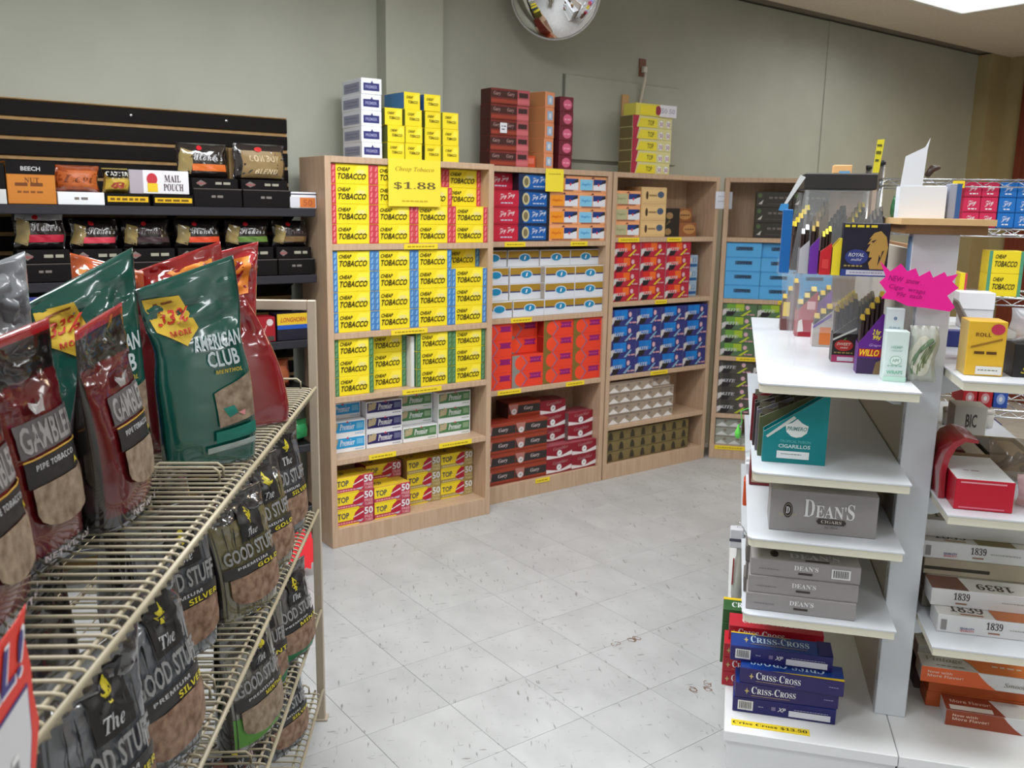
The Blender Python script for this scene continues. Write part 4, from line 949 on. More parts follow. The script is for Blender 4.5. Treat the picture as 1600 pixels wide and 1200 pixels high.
# ------------------------------------------------------------------ stand-up bags
class Bag:
    """stand-up pouch: pillow cross-section swelling at the foot, flat crimped seal on top, creased film"""
    def __init__(s, W_, H_, T_, body, side=None, header=None, strip=None, seed=1, bend=0.0, lean=0.0, foot=None, pinch=0.0, crease=1.0, taper=0.0, slant=0.0):
        s.W, s.H, s.T = W_, H_, T_
        r = random.Random(seed); s.of = Vector((r.uniform(0, 50), r.uniform(0, 50), r.uniform(0, 50))); s.bend, s.lean, s.pinch, s.cr, s.tp, s.sl = bend, lean, pinch, crease, taper, slant
        side = side or body; b = MB(); nth, nv = 48, 44; V = []
        for j in range(nv + 1):
            v = H_ * j / nv
            for i in range(nth): V.append(s.pt(2 * math.pi * i / nth, v))
        Fs = {}
        for j in range(nv):
            c = (j + .5) / nv
            for i in range(nth):
                th = 2 * math.pi * (i + .5) / nth; m = body
                if abs(math.cos(th)) > .90: m = side
                if c < .07 and foot: m = foot
                if c > .80 and header: m = header
                if c > .962 and strip: m = strip
                Fs.setdefault(m, []).append((j * nth + i, j * nth + (i + 1) % nth, (j + 1) * nth + (i + 1) % nth, (j + 1) * nth + i))
        i0 = len(b.v); b.v.extend([tuple(p) for p in V])
        for m, fs in Fs.items():
            kk = b.mi(m)
            for f in fs: b.f.append(f); b.m.append(kk); b.sm.append(True)
        b.f.append(tuple(reversed(range(nth)))); b.m.append(b.mi(foot or side)); b.sm.append(False)
        b.f.append(tuple(range(nv * nth, nv * nth + nth))); b.m.append(b.mi(strip or header or body)); b.sm.append(False)
        s.mb = b
        s.p = Print(s.front, .0026, .0006)
    def half(s, v):
        c = v / s.H; return (s.T * .5) * max(.05, (1 - max(0, (c - .12) / .72) ** 2.0) if c > .12 else .94 + .5 * c)
    def wid(s, v):
        c = v / s.H; return s.W * .5 * (1 - s.pinch * math.exp(-((c - .62) / .12) ** 2)) * (1 - s.tp * (1 - c)) * (.96 + .04 * min(1, c * 8))
    def crz(s, x, v, sg):
        c = v / s.H; amp = .0011 + .012 * math.exp(-((c - .82) / .13) ** 2) + .0022 * math.exp(-(c / .12) ** 2)
        q = Vector((x * 13 + s.of.x, v * 16 + s.of.y, sg * 3 + s.of.z)); n1 = noise.noise(q); n2 = abs(noise.noise(Vector((x * 34 + v * 22, v * 40 - x * 18, sg * 5)) + s.of))
        fade = 1 if c < .93 else max(.25, (1 - c) / .07)
        return s.cr * amp * (n1 * 1.5 - n2 * 1.7) * (.25 + .75 * fade)
    def shift(s, v):
        c = v / s.H; return s.bend * c * c, s.lean * c * c
    def pt(s, th, v):
        n = 2.0 / 2.8; c, q = math.cos(th), math.sin(th); a = s.wid(v); b = s.half(v)
        x = a * math.copysign(abs(c) ** n, c); y = b * math.copysign(abs(q) ** n, q)
        sg = 1 if y >= 0 else -1; e = 1 - abs(x / a) ** 6
        y += s.crz(x, v, sg) * e
        dx, dy = s.shift(v); return Vector((x + dx, y + dy, v + s.sl * x * (v / s.H) ** 2))
    def front(s, u, v, o):
        """u from -W/2 .. W/2 on the front face"""
        a = s.wid(v); t = max(-.985, min(.985, u / (s.W * .5))); x = a * t; b = s.half(v)
        y = -b * (1 - abs(t) ** 2.8) ** (1 / 2.8); y += s.crz(x, v, -1) * (1 - abs(t) ** 6)
        dx, dy = s.shift(v); return Vector((x + dx, y + dy - o, v + s.sl * x * (v / s.H) ** 2))
    def place(s, loc, rz, label, group=None, rot=None, name='tobacco_bag'):
        o = obj(name, s.mb, None, loc, rot=rot or (0, 0, rz)); tag(o, label, 'bag', group)
        if s.p.b.f: obj('lettering', s.p.b.mesh('lettering'), o)
        return o
DARKF = foil(24, 20, 20); REDF = foil(84, 9, 18); SILF = foil(88, 91, 96); GOLDF = foil(104, 97, 68); TEALF = foil(12, 74, 64)
SILTXT = ink(150, 150, 150); WHT = ink(170, 170, 172)
def half_round(W_, v0, v1, u0=-.5, u1=.5):
    c = (u0 + u1) / 2; r = (u1 - u0) / 2
    return [(W_ * u0, v1), (W_ * u0, v0 + .03)] + [(W_ * (c - r * math.cos(a)), v0 + .03 - .03 * math.sin(a)) for a in [math.pi * k / 8 for k in range(1, 8)]] + [(W_ * u1, v0 + .03), (W_ * u1, v1)]
def gambler(seed, **kw):
    g = Bag(.2, .335, .10, REDF, DARKF, DARKF, foil(150, 22, 30), seed, foot=DARKF, **kw); W_, H_ = g.W, g.H; p = g.p
    p.prect(-W_ * .30, H_ * .50, W_ * .47, H_ * .64, ink(84, 79, 79)); p.text('GAMBLER', -W_ * .27, H_ * .51, H_ * .115, ink(140, 136, 134), 'b', W_ * .72)
    p.prect(-W_ * .30, H_ * .37, W_ * .47, H_ * .48, ink(36, 34, 34)); p.prect(-W_ * .3, H_ * .483, W_ * .47, H_ * .49, ink(190, 150, 60)); p.text('PIPE TOBACCO', -W_ * .2, H_ * .435, H_ * .025, WHT, 'sansb', W_ * .5); p.patch([(W_ * .27, H_ * .39), (W_ * .30, H_ * .41), (W_ * .33, H_ * .39), (W_ * .30, H_ * .425)], ink(190, 170, 40), 3, 3)
    p.patch(half_round(W_, H_ * .17, H_ * .37, -.28, .46), TOBACCO_PALE, 7, 4)
    p.text('NET WT.', -W_ * .27, H_ * .045, H_ * .028, ink(170, 160, 160), 'sansb', W_ * .42); p.text('60Z', W_ * .2, H_ * .04, H_ * .03, ink(150, 140, 140), 'b', W_ * .2)
    p.patch([(-W_ * .14, H_ * .72), (-W_ * .06, H_ * .66), (W_ * .06, H_ * .66), (W_ * .14, H_ * .72), (W_ * .11, H_ * .72), (W_ * .05, H_ * .685), (-W_ * .05, H_ * .685), (-W_ * .11, H_ * .72)], foil(150, 146, 146), 3, 3)
    return g
def goodstuff(seed, body, name, dark=ink(44, 42, 40), botc=None, txt='GOOD STUFF', win=TOBACCO, accent=ink(196, 180, 40), H=.31, **kw):
    g = Bag(.2, H, .095, body, DARKF, foil(56, 54, 54), None, seed, **kw); W_, H_ = g.W, g.H; p = g.p
    for q in range(9): u = -W_ * .46 + q * W_ * .115; p.patch([(u, H_ * .03), (u + .0014, H_ * .03), (u + .0014, H_ * .78), (u, H_ * .78)], ink(66, 64, 64), 3, 10); p.o -= p.step
    p.o += p.step
    if botc: p.prect(-W_ * .48, H_ * .04, W_ * .48, H_ * .30, botc)
    p.prect(-W_ * .10, H_ * .60, W_ * .30, H_ * .88, ink(30, 28, 28)); p.patch([(W_ * .10 + .014 * x, H_ * .80 + .016 * y) for x, y in ((-1, -.3), (-.4, -.8), (-.12, -.5), (-.3, -1.2), (.3, -1.2), (.12, -.5), (.4, -.8), (1, -.3), (0, 1.1))], accent, 3, 2)
    p.text('The', -W_ * .02, H_ * .63, H_ * .07, WHT, 'serifi', W_ * .2)
    p.text(txt, -W_ * .42, H_ * .465, H_ * .125, ink(60, 58, 58), 'b', W_ * .86); p.text(txt, -W_ * .43, H_ * .47, H_ * .115, ink(132, 132, 132), 'b', W_ * .86)
    p.prect(-W_ * .46, H_ * .355, W_ * .46, H_ * .45, dark); p.text('PREMIUM', -W_ * .3, H_ * .415, H_ * .022, WHT, 'sansb', W_ * .5); p.text(name, W_ * .0, H_ * .365, H_ * .035, accent, 'sansb', W_ * .42)
    p.patch(half_round(W_, H_ * .10, H_ * .355, -.42, .42), win, 7, 4)
    p.text('NET WT', -W_ * .3, H_ * .03, H_ * .025, ink(60, 60, 60), 'sansb', W_ * .4)
    return g
def club(seed, **kw):
    g = Bag(.19, .385, .09, TEALF, foil(10, 50, 46), None, None, seed, **kw); W_, H_ = g.W, g.H; p = g.p
    p.patch([(-W_ * .47, H_ * .93), (-W_ * .12, H_ * .90), (W_ * .0, H_ * .72), (-W_ * .16, H_ * .64), (-W_ * .42, H_ * .74)], ink(206, 172, 56), 5, 4); p.prect(-W_ * .38, H_ * .875, -W_ * .16, H_ * .888, ink(120, 70, 30), 2, 4); p.text('33%', -W_ * .38, H_ * .765, H_ * .075, ink(186, 50, 34), 'bi', W_ * .32); p.text('MORE', -W_ * .3, H_ * .70, H_ * .03, ink(186, 50, 34), 'sansb', W_ * .22)
    p.text('AMERICAN', -W_ * .1, H_ * .60, H_ * .075, ink(178, 188, 190), 'b', W_ * .55); p.text('CLUB', W_ * .02, H_ * .51, H_ * .08, ink(178, 188, 190), 'b', W_ * .36); p.text('MENTHOL', W_ * .08, H_ * .475, H_ * .02, ink(170, 150, 50), 'sansbi', W_ * .3)
    p.patch([(W_ * .05, H_ * .20), (W_ * .46, H_ * .24), (W_ * .46, H_ * .46), (W_ * .3, H_ * .43), (W_ * .12, H_ * .40), (W_ * .03, H_ * .38)], TOBACCO_PALE, 6, 4)
    p.patch([(W_ * .10, H_ * .30), (W_ * .22, H_ * .31), (W_ * .26, H_ * .27), (W_ * .16, H_ * .25)], ink(20, 110, 96), 3, 3); p.patch([(W_ * .26, H_ * .27), (W_ * .34, H_ * .28), (W_ * .33, H_ * .25)], ink(200, 130, 130), 3, 3); p.patch([(W_ * .0, H_ * .18), (W_ * .46, H_ * .21), (W_ * .46, H_ * .15), (W_ * .0, H_ * .12)], ink(16, 104, 90), 4, 4); p.patch([(-W_ * .1, H_ * .1), (W_ * .44, H_ * .13), (W_ * .44, H_ * .10), (-W_ * .1, H_ * .07)], ink(140, 150, 146), 4, 4)
    return g
def plain(seed, body, W_=.2, H_=.36, T_=.09, panel=None, **kw):
    g = Bag(W_, H_, T_, body, None, None, None, seed, **kw)
    if panel:
        g.p.prect(-W_ * .42, H_ * .70, W_ * .36, H_ * .93, panel); g.p.text('33%', -W_ * .34, H_ * .78, H_ * .1, ink(190, 60, 40), 'bi', W_ * .5)
    return g
ZB = .0032
def put(g, s_, t_, z, label, yaw=0.0, group=None, tilt=(0, 0)):
    return g.place(RK(s_, t_, z + ZB), 0, label, group, rot=(tilt[0], tilt[1], RRZ + yaw))
RD = math.radians
# top shelf
put(gambler(1, slant=.12), 1.118, .158, RZS[0], 'red and black tobacco bag standing upright, rightmost of the three red bags', RD(0))
put(gambler(2, slant=.1), 1.315, .205, RZS[0], 'red and black tobacco bag, middle of the three red bags on rack', RD(-6))
put(gambler(3), 1.535, .17, RZS[0], 'red and black tobacco bag nearest the camera, cut by the left edge', RD(6))
put(gambler(4), 1.50, .29, RZS[0], 'red and black tobacco bag standing behind the near red bags', RD(10))
put(club(5, bend=-.03, pinch=.10, slant=.33), .79, .085, RZS[0], 'big teal tobacco bag with yellow bonus corner, leaning at the rack front', RD(-58))
put(club(6, lean=.02, slant=.5), .92, .255, RZS[0], 'teal tobacco bag behind the red bags, only its top showing', RD(-50))
put(plain(7, foil(120, 14, 24), .19, .29, .08, None, bend=-.10, slant=.2), .47, .075, RZS[0], 'bright red bag half hidden right of the big teal bag', RD(-60))
put(plain(8, foil(92, 8, 18), .2, .35, .085, None, slant=.2), .69, .195, RZS[0], 'dark red bag left of the big teal bag', RD(-60))
put(plain(9, foil(140, 24, 26), .19, .395, .08, ink(216, 130, 44), bend=-.02, slant=.35, crease=2.2), .42, .215, RZS[0], 'red bag with orange panel behind the big teal bag', RD(-62))
put(plain(10, foil(140, 22, 30), .19, .395, .08, ink(222, 130, 44), bend=.02, slant=.25, crease=2.2), .19, .215, RZS[0], 'red bag with orange panel, far end of the top wire shelf', RD(-64))
put(plain(11, foil(170, 76, 34), .15, .385, .07, ink(216, 140, 56), slant=-.3, crease=2.4), .56, .35, RZS[0], 'orange bag tucked behind the teal bags', RD(-55))
put(plain(12, foil(36, 50, 130), .13, .335, .05, ink(190, 196, 206)), .81, .345, RZS[0], 'blue and white bag wedged between the teal and red bags', RD(-55))
put(plain(13, foil(120, 124, 130, .3), .22, .40, .08, None, crease=2.5, slant=.3), 1.13, .36, RZS[0], 'crumpled grey plastic bag at the back of the top shelf', RD(-30))
# second shelf
G2 = ink(110, 110, 112)
put(goodstuff(21, SILF, 'SILVER', lean=.015), 1.25, .065, RZS[1], 'silver pinstriped tobacco bag leaning at the front of second wire shelf', RD(-14))
put(goodstuff(22, SILF, 'SILVER', bend=.02), 1.49, .07, RZS[1], 'silver pinstriped tobacco bag low at the left, nearest on second shelf', RD(-18))
put(goodstuff(23, GOLDF, 'GOLD', H=.27, bend=-.02), .67, .062, RZS[1], 'gold tobacco bag with dark band, middle of the second wire shelf', RD(-24))
put(goodstuff(24, SILF, 'SILVER'), .895, .145, RZS[1], 'silver tobacco bag set back between the large silver and gold bags', RD(-30))
put(goodstuff(25, GOLDF, 'GOLD', H=.28, lean=.02), .45, .066, RZS[1], 'olive gold tobacco bag beyond the first gold one, second shelf', RD(-26))
put(goodstuff(26, SILF, 'SILVER'), .21, .07, RZS[1], 'pale tobacco bag at the far end of the second wire shelf', RD(-24))
for i, s_ in enumerate((1.80, 1.58, 1.36, 1.14, .68, .42)):
    put(Bag(.2, .29, .09, DARKF, seed=60 + i), s_, .30, RZS[1], 'dark bag at the back of the second wire shelf', RD(-10), 'dark bags at the back of the wire shelves')
# third shelf
put(goodstuff(31, foil(120, 118, 110), 'MENTHOL', H=.275, botc=ink(92, 150, 62), win=TOBACCO_PALE), .655, .062, RZS[2], 'light green menthol tobacco bag on the third wire shelf', RD(-20))
put(goodstuff(32, foil(96, 94, 92), 'MINT', H=.25, botc=ink(20, 110, 62), dark=ink(30, 30, 30)), .285, .045, RZS[2], 'dark green footed tobacco bag overhanging the far rail, third shelf', RD(-24))
put(goodstuff(33, foil(110, 106, 100), 'MINT', H=.27, botc=ink(20, 100, 60)), .48, .095, RZS[2], 'narrow green footed bag between the two menthol bags', RD(-40))
for i, s_ in enumerate((1.36, 1.14, .84, .58)):
    put(Bag(.2, .27, .09, [DARKF, DARKF, foil(60, 90, 40), DARKF][i], seed=70 + i), s_, .30, RZS[2], 'dark bag at the back of the third wire shelf', RD(-10), 'dark bags at the back of the wire shelves')
# bottom shelf
put(goodstuff(41, SILF, 'SILVER', H=.235), .30, .07, RZS[3], 'silver tobacco bag at the far end of the lowest wire shelf', RD(-26))
put(goodstuff(42, foil(120, 70, 60), 'RED', H=.23), .62, .13, RZS[3], 'reddish tobacco bag set back on the lowest wire shelf', RD(-20))
put(goodstuff(43, SILF, 'SILVER', H=.23), .87, .13, RZS[3], 'silver tobacco bag set back on the lowest wire shelf', RD(-20))

# SALE card clipped to the near end of the top rail
SR = ink(214, 52, 36, .5); SB_ = ink(58, 48, 120, .5)
o_ = RK(1.795, -.0165, 0)
b = MB(); Wd = .30
outl = [(-Wd, .995), (-.12, .965), (-.015, 1.04), (.012, 1.098), (.003, 1.135), (.004, 1.16), (-.006, 1.20), (.006, 1.222), (-.02, 1.216), (-Wd, 1.20)]
b.prism([(x, z) for x, z in outl], -.0008, 0, 'y', SR)
o = obj('sale_sign', b, None, o_, rot=(0, 0, RRZ + RD(5))); tag(o, 'white SPECIAL sign with jagged red border clipped to the near wire rail', 'sign')
p = Print(lambda u, v, q: (u, -.0008 - q, v))
p.poly([(-Wd + .01, 1.005), (-.115, .980), (-.026, 1.045), (-.009, 1.098), (-.009, 1.15), (-Wd + .01, 1.13)], SB_); p.poly([(-Wd + .012, 1.008), (-.115, .984), (-.028, 1.048), (-.011, 1.098), (-.011, 1.146), (-Wd + .012, 1.128)], ink(206, 206, 210, .5))
p.text('SPECIAL!', -.292, 1.150, .045, WH, 'bi', .287, slope=.05); p.text('SPECIAL!', -.289, 1.153, .039, SB_, 'bi', .28, slope=.05)
p.barcode(-.06, 1.04, -.045, 1.10, 4)
obj('lettering', p.b.mesh('lettering'), o)
# red starburst card on the floor-level shelf end between rack and bookcase
q = onz(483, 868, .0)
b = MB(); pts = []
for k in range(26):
    a = 2 * math.pi * k / 26; r_ = .1 if k % 2 == 0 else .08
    pts.append((r_ * .75 * math.cos(a), .11 + r_ * math.sin(a)))
b.prism(pts, 0, .0012, 'y', mat('fluorescent_red', 250, 50, 60, .6)); o = obj('starburst_sign', b, None, (-.62, .02, 0.01), rot=(RD(-8), 0, RD(53))); tag(o, 'fluorescent red starburst card low beside the first bookcase', 'sign')
tubs = MB(); tubs.tube([(0, .003, -.01), (0, .003, .03)], .003, CHROME, 6); obj('clip', tubs, o)

# ------------------------------------------------------------------ white gondola on the right
GO = Vector((1.38, .427, 0)); ga = math.radians(39.5)
RV = Vector((math.cos(ga), math.sin(ga), 0)); AV = Vector((-math.sin(ga), math.cos(ga), 0))
def G(r, a, z): return GO + RV * r + AV * a + Vector((0, 0, z))
def gz(px, py, z):
    d = onz(px, py, z) - GO; return d.dot(RV), d.dot(AV)
def gp(px, py, a):
    q = on(px, py, GO + AV * a, AV); return (q - GO).dot(RV), q.z
gd = thing('gondola_shelf', 'white gondola shelving unit on the right, stacked with cigar cartons', 'shelving', GO, ga)
GL = 1.55
def rounded(x0, x1, y0, y1, r, left=True, right=False):
    pts = []
    def arc(cx, cy, a0): return [(cx + r * math.cos(a0 + math.pi / 2 * k / 5), cy + r * math.sin(a0 + math.pi / 2 * k / 5)) for k in range(6)]
    pts += arc(x0 + r, y0 + r, math.pi) if left else [(x0, y0)]
    pts += arc(x1 - r, y0 + r, 1.5 * math.pi) if right else [(x1, y0)]
    pts += [(x1, y1), (x0, y1)]
    return pts
DECKW = mat('deck_white', 228, 230, 232, .35)
def shelf(z, x0, x1, left, th=.026):
    s_ = thing('shelf', None, None, (0, 0, z)); s_.parent = gd
    b = MB(); b.prism(rounded(x0, x1, .0, GL, .022, left, not left), -.004, 0, 'z', WHITE_SHELF); b.prism(rounded(x0 + .004, x1 - .004, .004, GL, .02, left, not left), -th, -.004, 'z', CREAM, CREAM); obj('top_plate', b, s_)
    for y in (.262, GL - .06):
        b = MB()
        if left: b.prism([(x1 - .17, -th), (x1 - .0, -th), (x1 - .0, -.085), (x1 - .02, -.085)], y, y + .004, 'y', WHITE_SHELF)
        else: b.prism([(x0 + .17, -th), (x0 + .0, -th), (x0 + .0, -.085), (x0 + .02, -.085)], y, y + .004, 'y', WHITE_SHELF)
        obj('bracket', b, s_)
    return s_
for z in (1.157, .915, .73, .51): shelf(z, .026, .425, True)
for z in (1.195, .845, .48): shelf(z, .515, .93, False)
b = MB(); b.box(.0, .4635, .0, GL, .118, .15, DECKW, .002); obj('base_deck', b, gd)
b = MB(); b.box(.4655, .95, .0, GL, .118, .15, DECKW, .002); obj('base_deck', b, gd)
b = MB(); b.box(.012, .462, .015, .03, .0, .118, DECKW, .001); b.box(.012, .026, .03, GL, 0, .118, DECKW); obj('kick_plate', b, gd)
b = MB(); b.box(.467, .938, .015, .03, .0, .118, DECKW, .001); b.box(.924, .938, .03, GL, 0, .118, DECKW); obj('kick_plate', b, gd)
b = MB(); b.box(.429, .514, .21, .25, .1505, 1.50, WHITE_SHELF, .002)
for k in range(18): b.box(.4285, .429, .222, .226, .25 + .065 * k, .275 + .065 * k, ink(120, 118, 112)); b.box(.514, .5145, .222, .226, .25 + .065 * k, .275 + .065 * k, ink(120, 118, 112))
obj('upright', b, gd)
TAUPE = mat('panel_taupe', 176, 170, 160, .6); BRN = mat('panel_brown', 150, 112, 76, .6)
b = MB(); b.box(.430, .445, .2505, GL, .1505, 1.50, TAUPE, left=TAUPE); obj('back_panel', b, gd)
b = MB(); b.box(.498, .513, .2505, GL, .1505, 1.50, BRN); obj('back_panel', b, gd)
b = MB(); b.box(.40, .515, .195, .255, 1.36, 1.548, WHITE_SHELF, .002); b.box(.398, .4, .2, .25, 1.37, 1.54, ink(120, 150, 190)); obj('header_block', b, gd)
b = MB(); b.prism([(.355, .12), (.58, .12), (.58, .5), (.355, .5)], 1.572, 1.588, 'z', noisy('oak_board', (206, 168, 118), (216, 180, 130), scale=(2, 14, 2), nscale=6)); b.prism([(.37, .135), (.565, .135), (.565, .485), (.37, .485)], 1.5485, 1.572, 'z', noisy('oak_edge', (128, 92, 58), (140, 102, 66), scale=(2, 14, 2), nscale=6)); obj('wood_cap', b, gd)

def carton(name, w, d, h, body, label, r, a, z, prints=None, top=None, tprints=None, lprints=None, yaw=0.0, group=None, cat='carton', left=None, topm=None):
    k = BoxKind(name, w, d, h, body, left=left, top=topm)
    if prints: prints(k.F(), w, h)
    if tprints: tprints(k.T(), w, d)
    if lprints: lprints(k.L(), d, h)
    return k.place(G(r, a, z), ga + yaw, label, group, cat)
# --- shelf 3: large grey cigar carton
GRY = ink(150, 146, 146, .35); GRYL = ink(176, 172, 172, .35); SLV = ink(228, 227, 230, .3); DKG = ink(58, 50, 46)
def deans(p, w, h):
    p.ell(w * .17, h * .52, w * .045, h * .19, ink(40, 36, 34)); p.ell(w * .17, h * .52, w * .036, h * .155, ink(150, 140, 124)); p.ell(w * .17, h * .52, w * .032, h * .14, ink(44, 38, 36)); p.text('D', w * .152, h * .44, h * .16, SLV, 'serif', w * .034)
    p.poly([(w * .08, h * .46), (w * .13, h * .42), (w * .13, h * .36), (w * .09, h * .38)], ink(160, 156, 140)); p.poly([(w * .21, h * .42), (w * .26, h * .48), (w * .25, h * .40), (w * .21, h * .36)], ink(160, 156, 140))
    p.text('D', w * .32, h * .40, h * .42, SLV, 'serif', w * .10); p.text("EAN'", w * .43, h * .40, h * .31, SLV, 'serif', w * .28); p.text('S', w * .72, h * .40, h * .38, SLV, 'serif', w * .07)
    p.poly([(w * .44, h * .32), (w * .46, h * .25), (w * .70, h * .25), (w * .72, h * .32), (w * .70, h * .38), (w * .46, h * .38)], DKG); p.text('CIGARS', w * .485, h * .28, h * .075, ink(196, 190, 180), 'serif', w * .19); p.words(w * .52, w * .64, h * .17, h * .03, ink(120, 114, 112), 2)
carton('cigar_carton', .28, .15, .118, GRY, 'large grey cigar carton standing alone on the middle shelf', .084, .085, .7306, deans, topm=GRYL)
carton('cigar_carton', .27, .2, .112, ink(96, 88, 72), 'dull olive carton lettered SENECA behind the large grey carton', .10, .27, .7306, None, tprints=lambda p, w, d: (p.text('SENECA', w * .1, d * .2, d * .3, ink(200, 190, 160), 'serif', w * .6)))
carton('cigar_carton', .16, .1, .12, ink(120, 30, 40), 'maroon-edged carton at the left end of the middle shelf', .035, .50, .7306, lambda p, w, h: p.rect(.006, .01, w - .006, h - .006, ink(196, 176, 150)))
# --- shelf 4: stack of flat grey cartons
def deans2(p, w, h, bar=False):
    p.text("DEAN'S", w * .40, h * .5, h * .28, SLV, 'serif', w * .22); p.rect(w * .44, h * .25, w * .57, h * .38, DKG); p.words(w * .08, w * .26, h * .4, h * .05, ink(120, 116, 116), 3)
    if bar: p.barcode(w * .74, h * .22, w * .91, h * .78)
def deanst(p, w, d): p.ell(w * .22, d * .5, w * .04, d * .28, DKG); p.text("DEAN'S", w * .36, d * .26, d * .4, SLV, 'serif', w * .46); p.rect(w * .5, d * .08, w * .72, d * .18, DKG)
for i in range(3):
    carton('cigar_carton', .288, .092, .049, GRY, ['lowest', 'middle', 'topmost'][i] + ' grey cigar carton in the flat stack, fourth white shelf down', .036 + .003 * i, .035 + .004 * i, .5106 + .0496 * i, (lambda p, w, h, i=i: deans2(p, w, h, i == 2)), tprints=deanst, topm=GRYL, yaw=.01 * (i - 1), group='flat grey cigar cartons')
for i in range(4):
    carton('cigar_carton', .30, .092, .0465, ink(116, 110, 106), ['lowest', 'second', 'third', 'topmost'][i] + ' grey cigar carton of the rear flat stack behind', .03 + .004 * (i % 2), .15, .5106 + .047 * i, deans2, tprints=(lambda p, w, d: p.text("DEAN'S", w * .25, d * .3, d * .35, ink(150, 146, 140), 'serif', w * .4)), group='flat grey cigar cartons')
# --- base deck: blue cartons
NAV = ink(30, 28, 100, .35); NAV2 = ink(24, 60, 140, .3); YLW = ink(230, 196, 40); PUR = ink(44, 34, 96, .35)
def ccband(p, w, h, x, ww, col=WH): 
    p.poly([(w * (x - .07), h * .5), (w * (x - .052), h * .56), (w * (x - .045), h * .72), (w * (x - .038), h * .56), (w * (x - .02), h * .5), (w * (x - .038), h * .44), (w * (x - .045), h * .28), (w * (x - .052), h * .44)], ink(190, 170, 110)); p.text('C', w * x, h * .36, h * .48, col, 'serif', w * .05); p.text('RISS-', w * (x + .055), h * .36, h * .36, col, 'serif', ww * .38 * w); p.text('C', w * (x + .065 + ww * .38), h * .36, h * .48, col, 'serif', w * .05); p.text('ROSS', w * (x + .12 + ww * .38), h * .36, h * .36, col, 'serif', ww * .36 * w); p.rect(w * x, h * .22, w * (x + ww * .9), h * .25, ink(170, 150, 110))
def ccfront(p, w, h): ccband(p, w, h, .16, .42); p.words(w * .86, w * .96, h * .55, h * .05, ink(150, 150, 190), 3)
def ccbar(p, w, h):
    p.barcode(w * .05, h * .18, w * .20, h * .82); p.words(w * .25, w * .3, h * .5, h * .05, ink(160, 160, 190), 2); p.rect(w * .38, h * .4, w * .42, h * .65, ink(120, 110, 150)); p.text('XP', w * .44, h * .38, h * .28, ink(210, 210, 220), 'bi', w * .08); p.rect(w * .55, h * .16, w * .95, h * .55, ink(214, 216, 226)); p.words(w * .6, w * .93, h * .62, h * .05, ink(150, 150, 190), 5)
def cctop(p, w, d, flip=False):
    if flip: p.text('CRISS-CROSS', w * .1, d * .3, d * .46, ink(190, 214, 236), 'serif', w * .72, flip=True); p.poly([(w * .30, d * .01), (w, d * .01), (w, d * .16)], YLW)
    else: p.rect(0, d * .92, w * .25, d, YLW); ccband(p, w, d, .2, .62, ink(200, 224, 240)); p.rect(w * .86, 0, w, d, NAV)
    p.rect(w * .2, d * .86, w * .6, d * .9, ink(190, 160, 60))
carton('cigar_carton', .288, .092, .0465, NAV, 'blue cigar carton with barcode, lowest of the blue stack', .022, .112, .1506, ccbar, topm=NAV2)
carton('cigar_carton', .288, .092, .0465, PUR, 'dark blue cigar carton, second up in the blue stack', .026, .110, .1977, ccfront, topm=NAV2, yaw=.02)
carton('cigar_carton', .288, .092, .0465, PUR, 'dark blue cigar carton with upside-down lid lettering, third up', .036, .112, .2448, ccfront, tprints=lambda p, w, d: cctop(p, w, d, True), topm=NAV2, yaw=-.03)
carton('cigar_carton', .288, .092, .0465, NAV, 'blue cigar carton on top of the blue stack with yellow corner', .006, .150, .2919, ccbar, tprints=cctop, topm=NAV2, yaw=.0)
REDC = ink(176, 30, 46, .35)
for i in range(4):
    carton('cigar_carton', .28, .092, .0465, REDC, ['lowest', 'second', 'third', 'topmost'][i] + ' red cigar carton of the stack behind the blue ones', -.012 + .012 * (i == 3), .255 + .03 * (i == 3), .1506 + .0471 * i, lambda p, w, h: ccband(p, w, h, .1, .5), tprints=lambda p, w, d: (p.text('CRISS-CROSS', w * .14, d * .3, d * .42, ink(226, 206, 206), 'serif', w * .6)), topm=ink(190, 36, 54, .35), left=ink(166, 40, 54), group='red cigar cartons on the base deck')
for i in range(4):
    carton('cigar_carton', .27, .092, .0465, ink(52, 96, 52, .35), ['lowest', 'second', 'third', 'topmost'][i] + ' green cigar carton of the stack behind the red ones', -.02, .40, .1506 + .0471 * i, None, tprints=lambda p, w, d: (p.rect(0, d * .8, w, d, YLW), p.text('CRISS-CROSS', w * .1, d * .2, d * .42, WH, 'serif', w * .6)), left=ink(60, 90, 56), group='green cigar cartons on the base deck')
# price strip on the deck edge
b = MB(); b.box(.0, .216, 0, .032, 0, .0008, YEL); p = Print(lambda u, v, o: (u, v, .0008 + o)); p.text('Criss Cross $13.50', .004, .008, .016, ink(60, 52, 20, .6), 'serif', .205)
o = obj('price_strip', b, None, G(.02, .034, .1504), ga); tag(o, 'yellow price strip reading Criss Cross $13.50 on the white deck edge', 'price strip'); obj('lettering', p.b.mesh('lettering'), o)

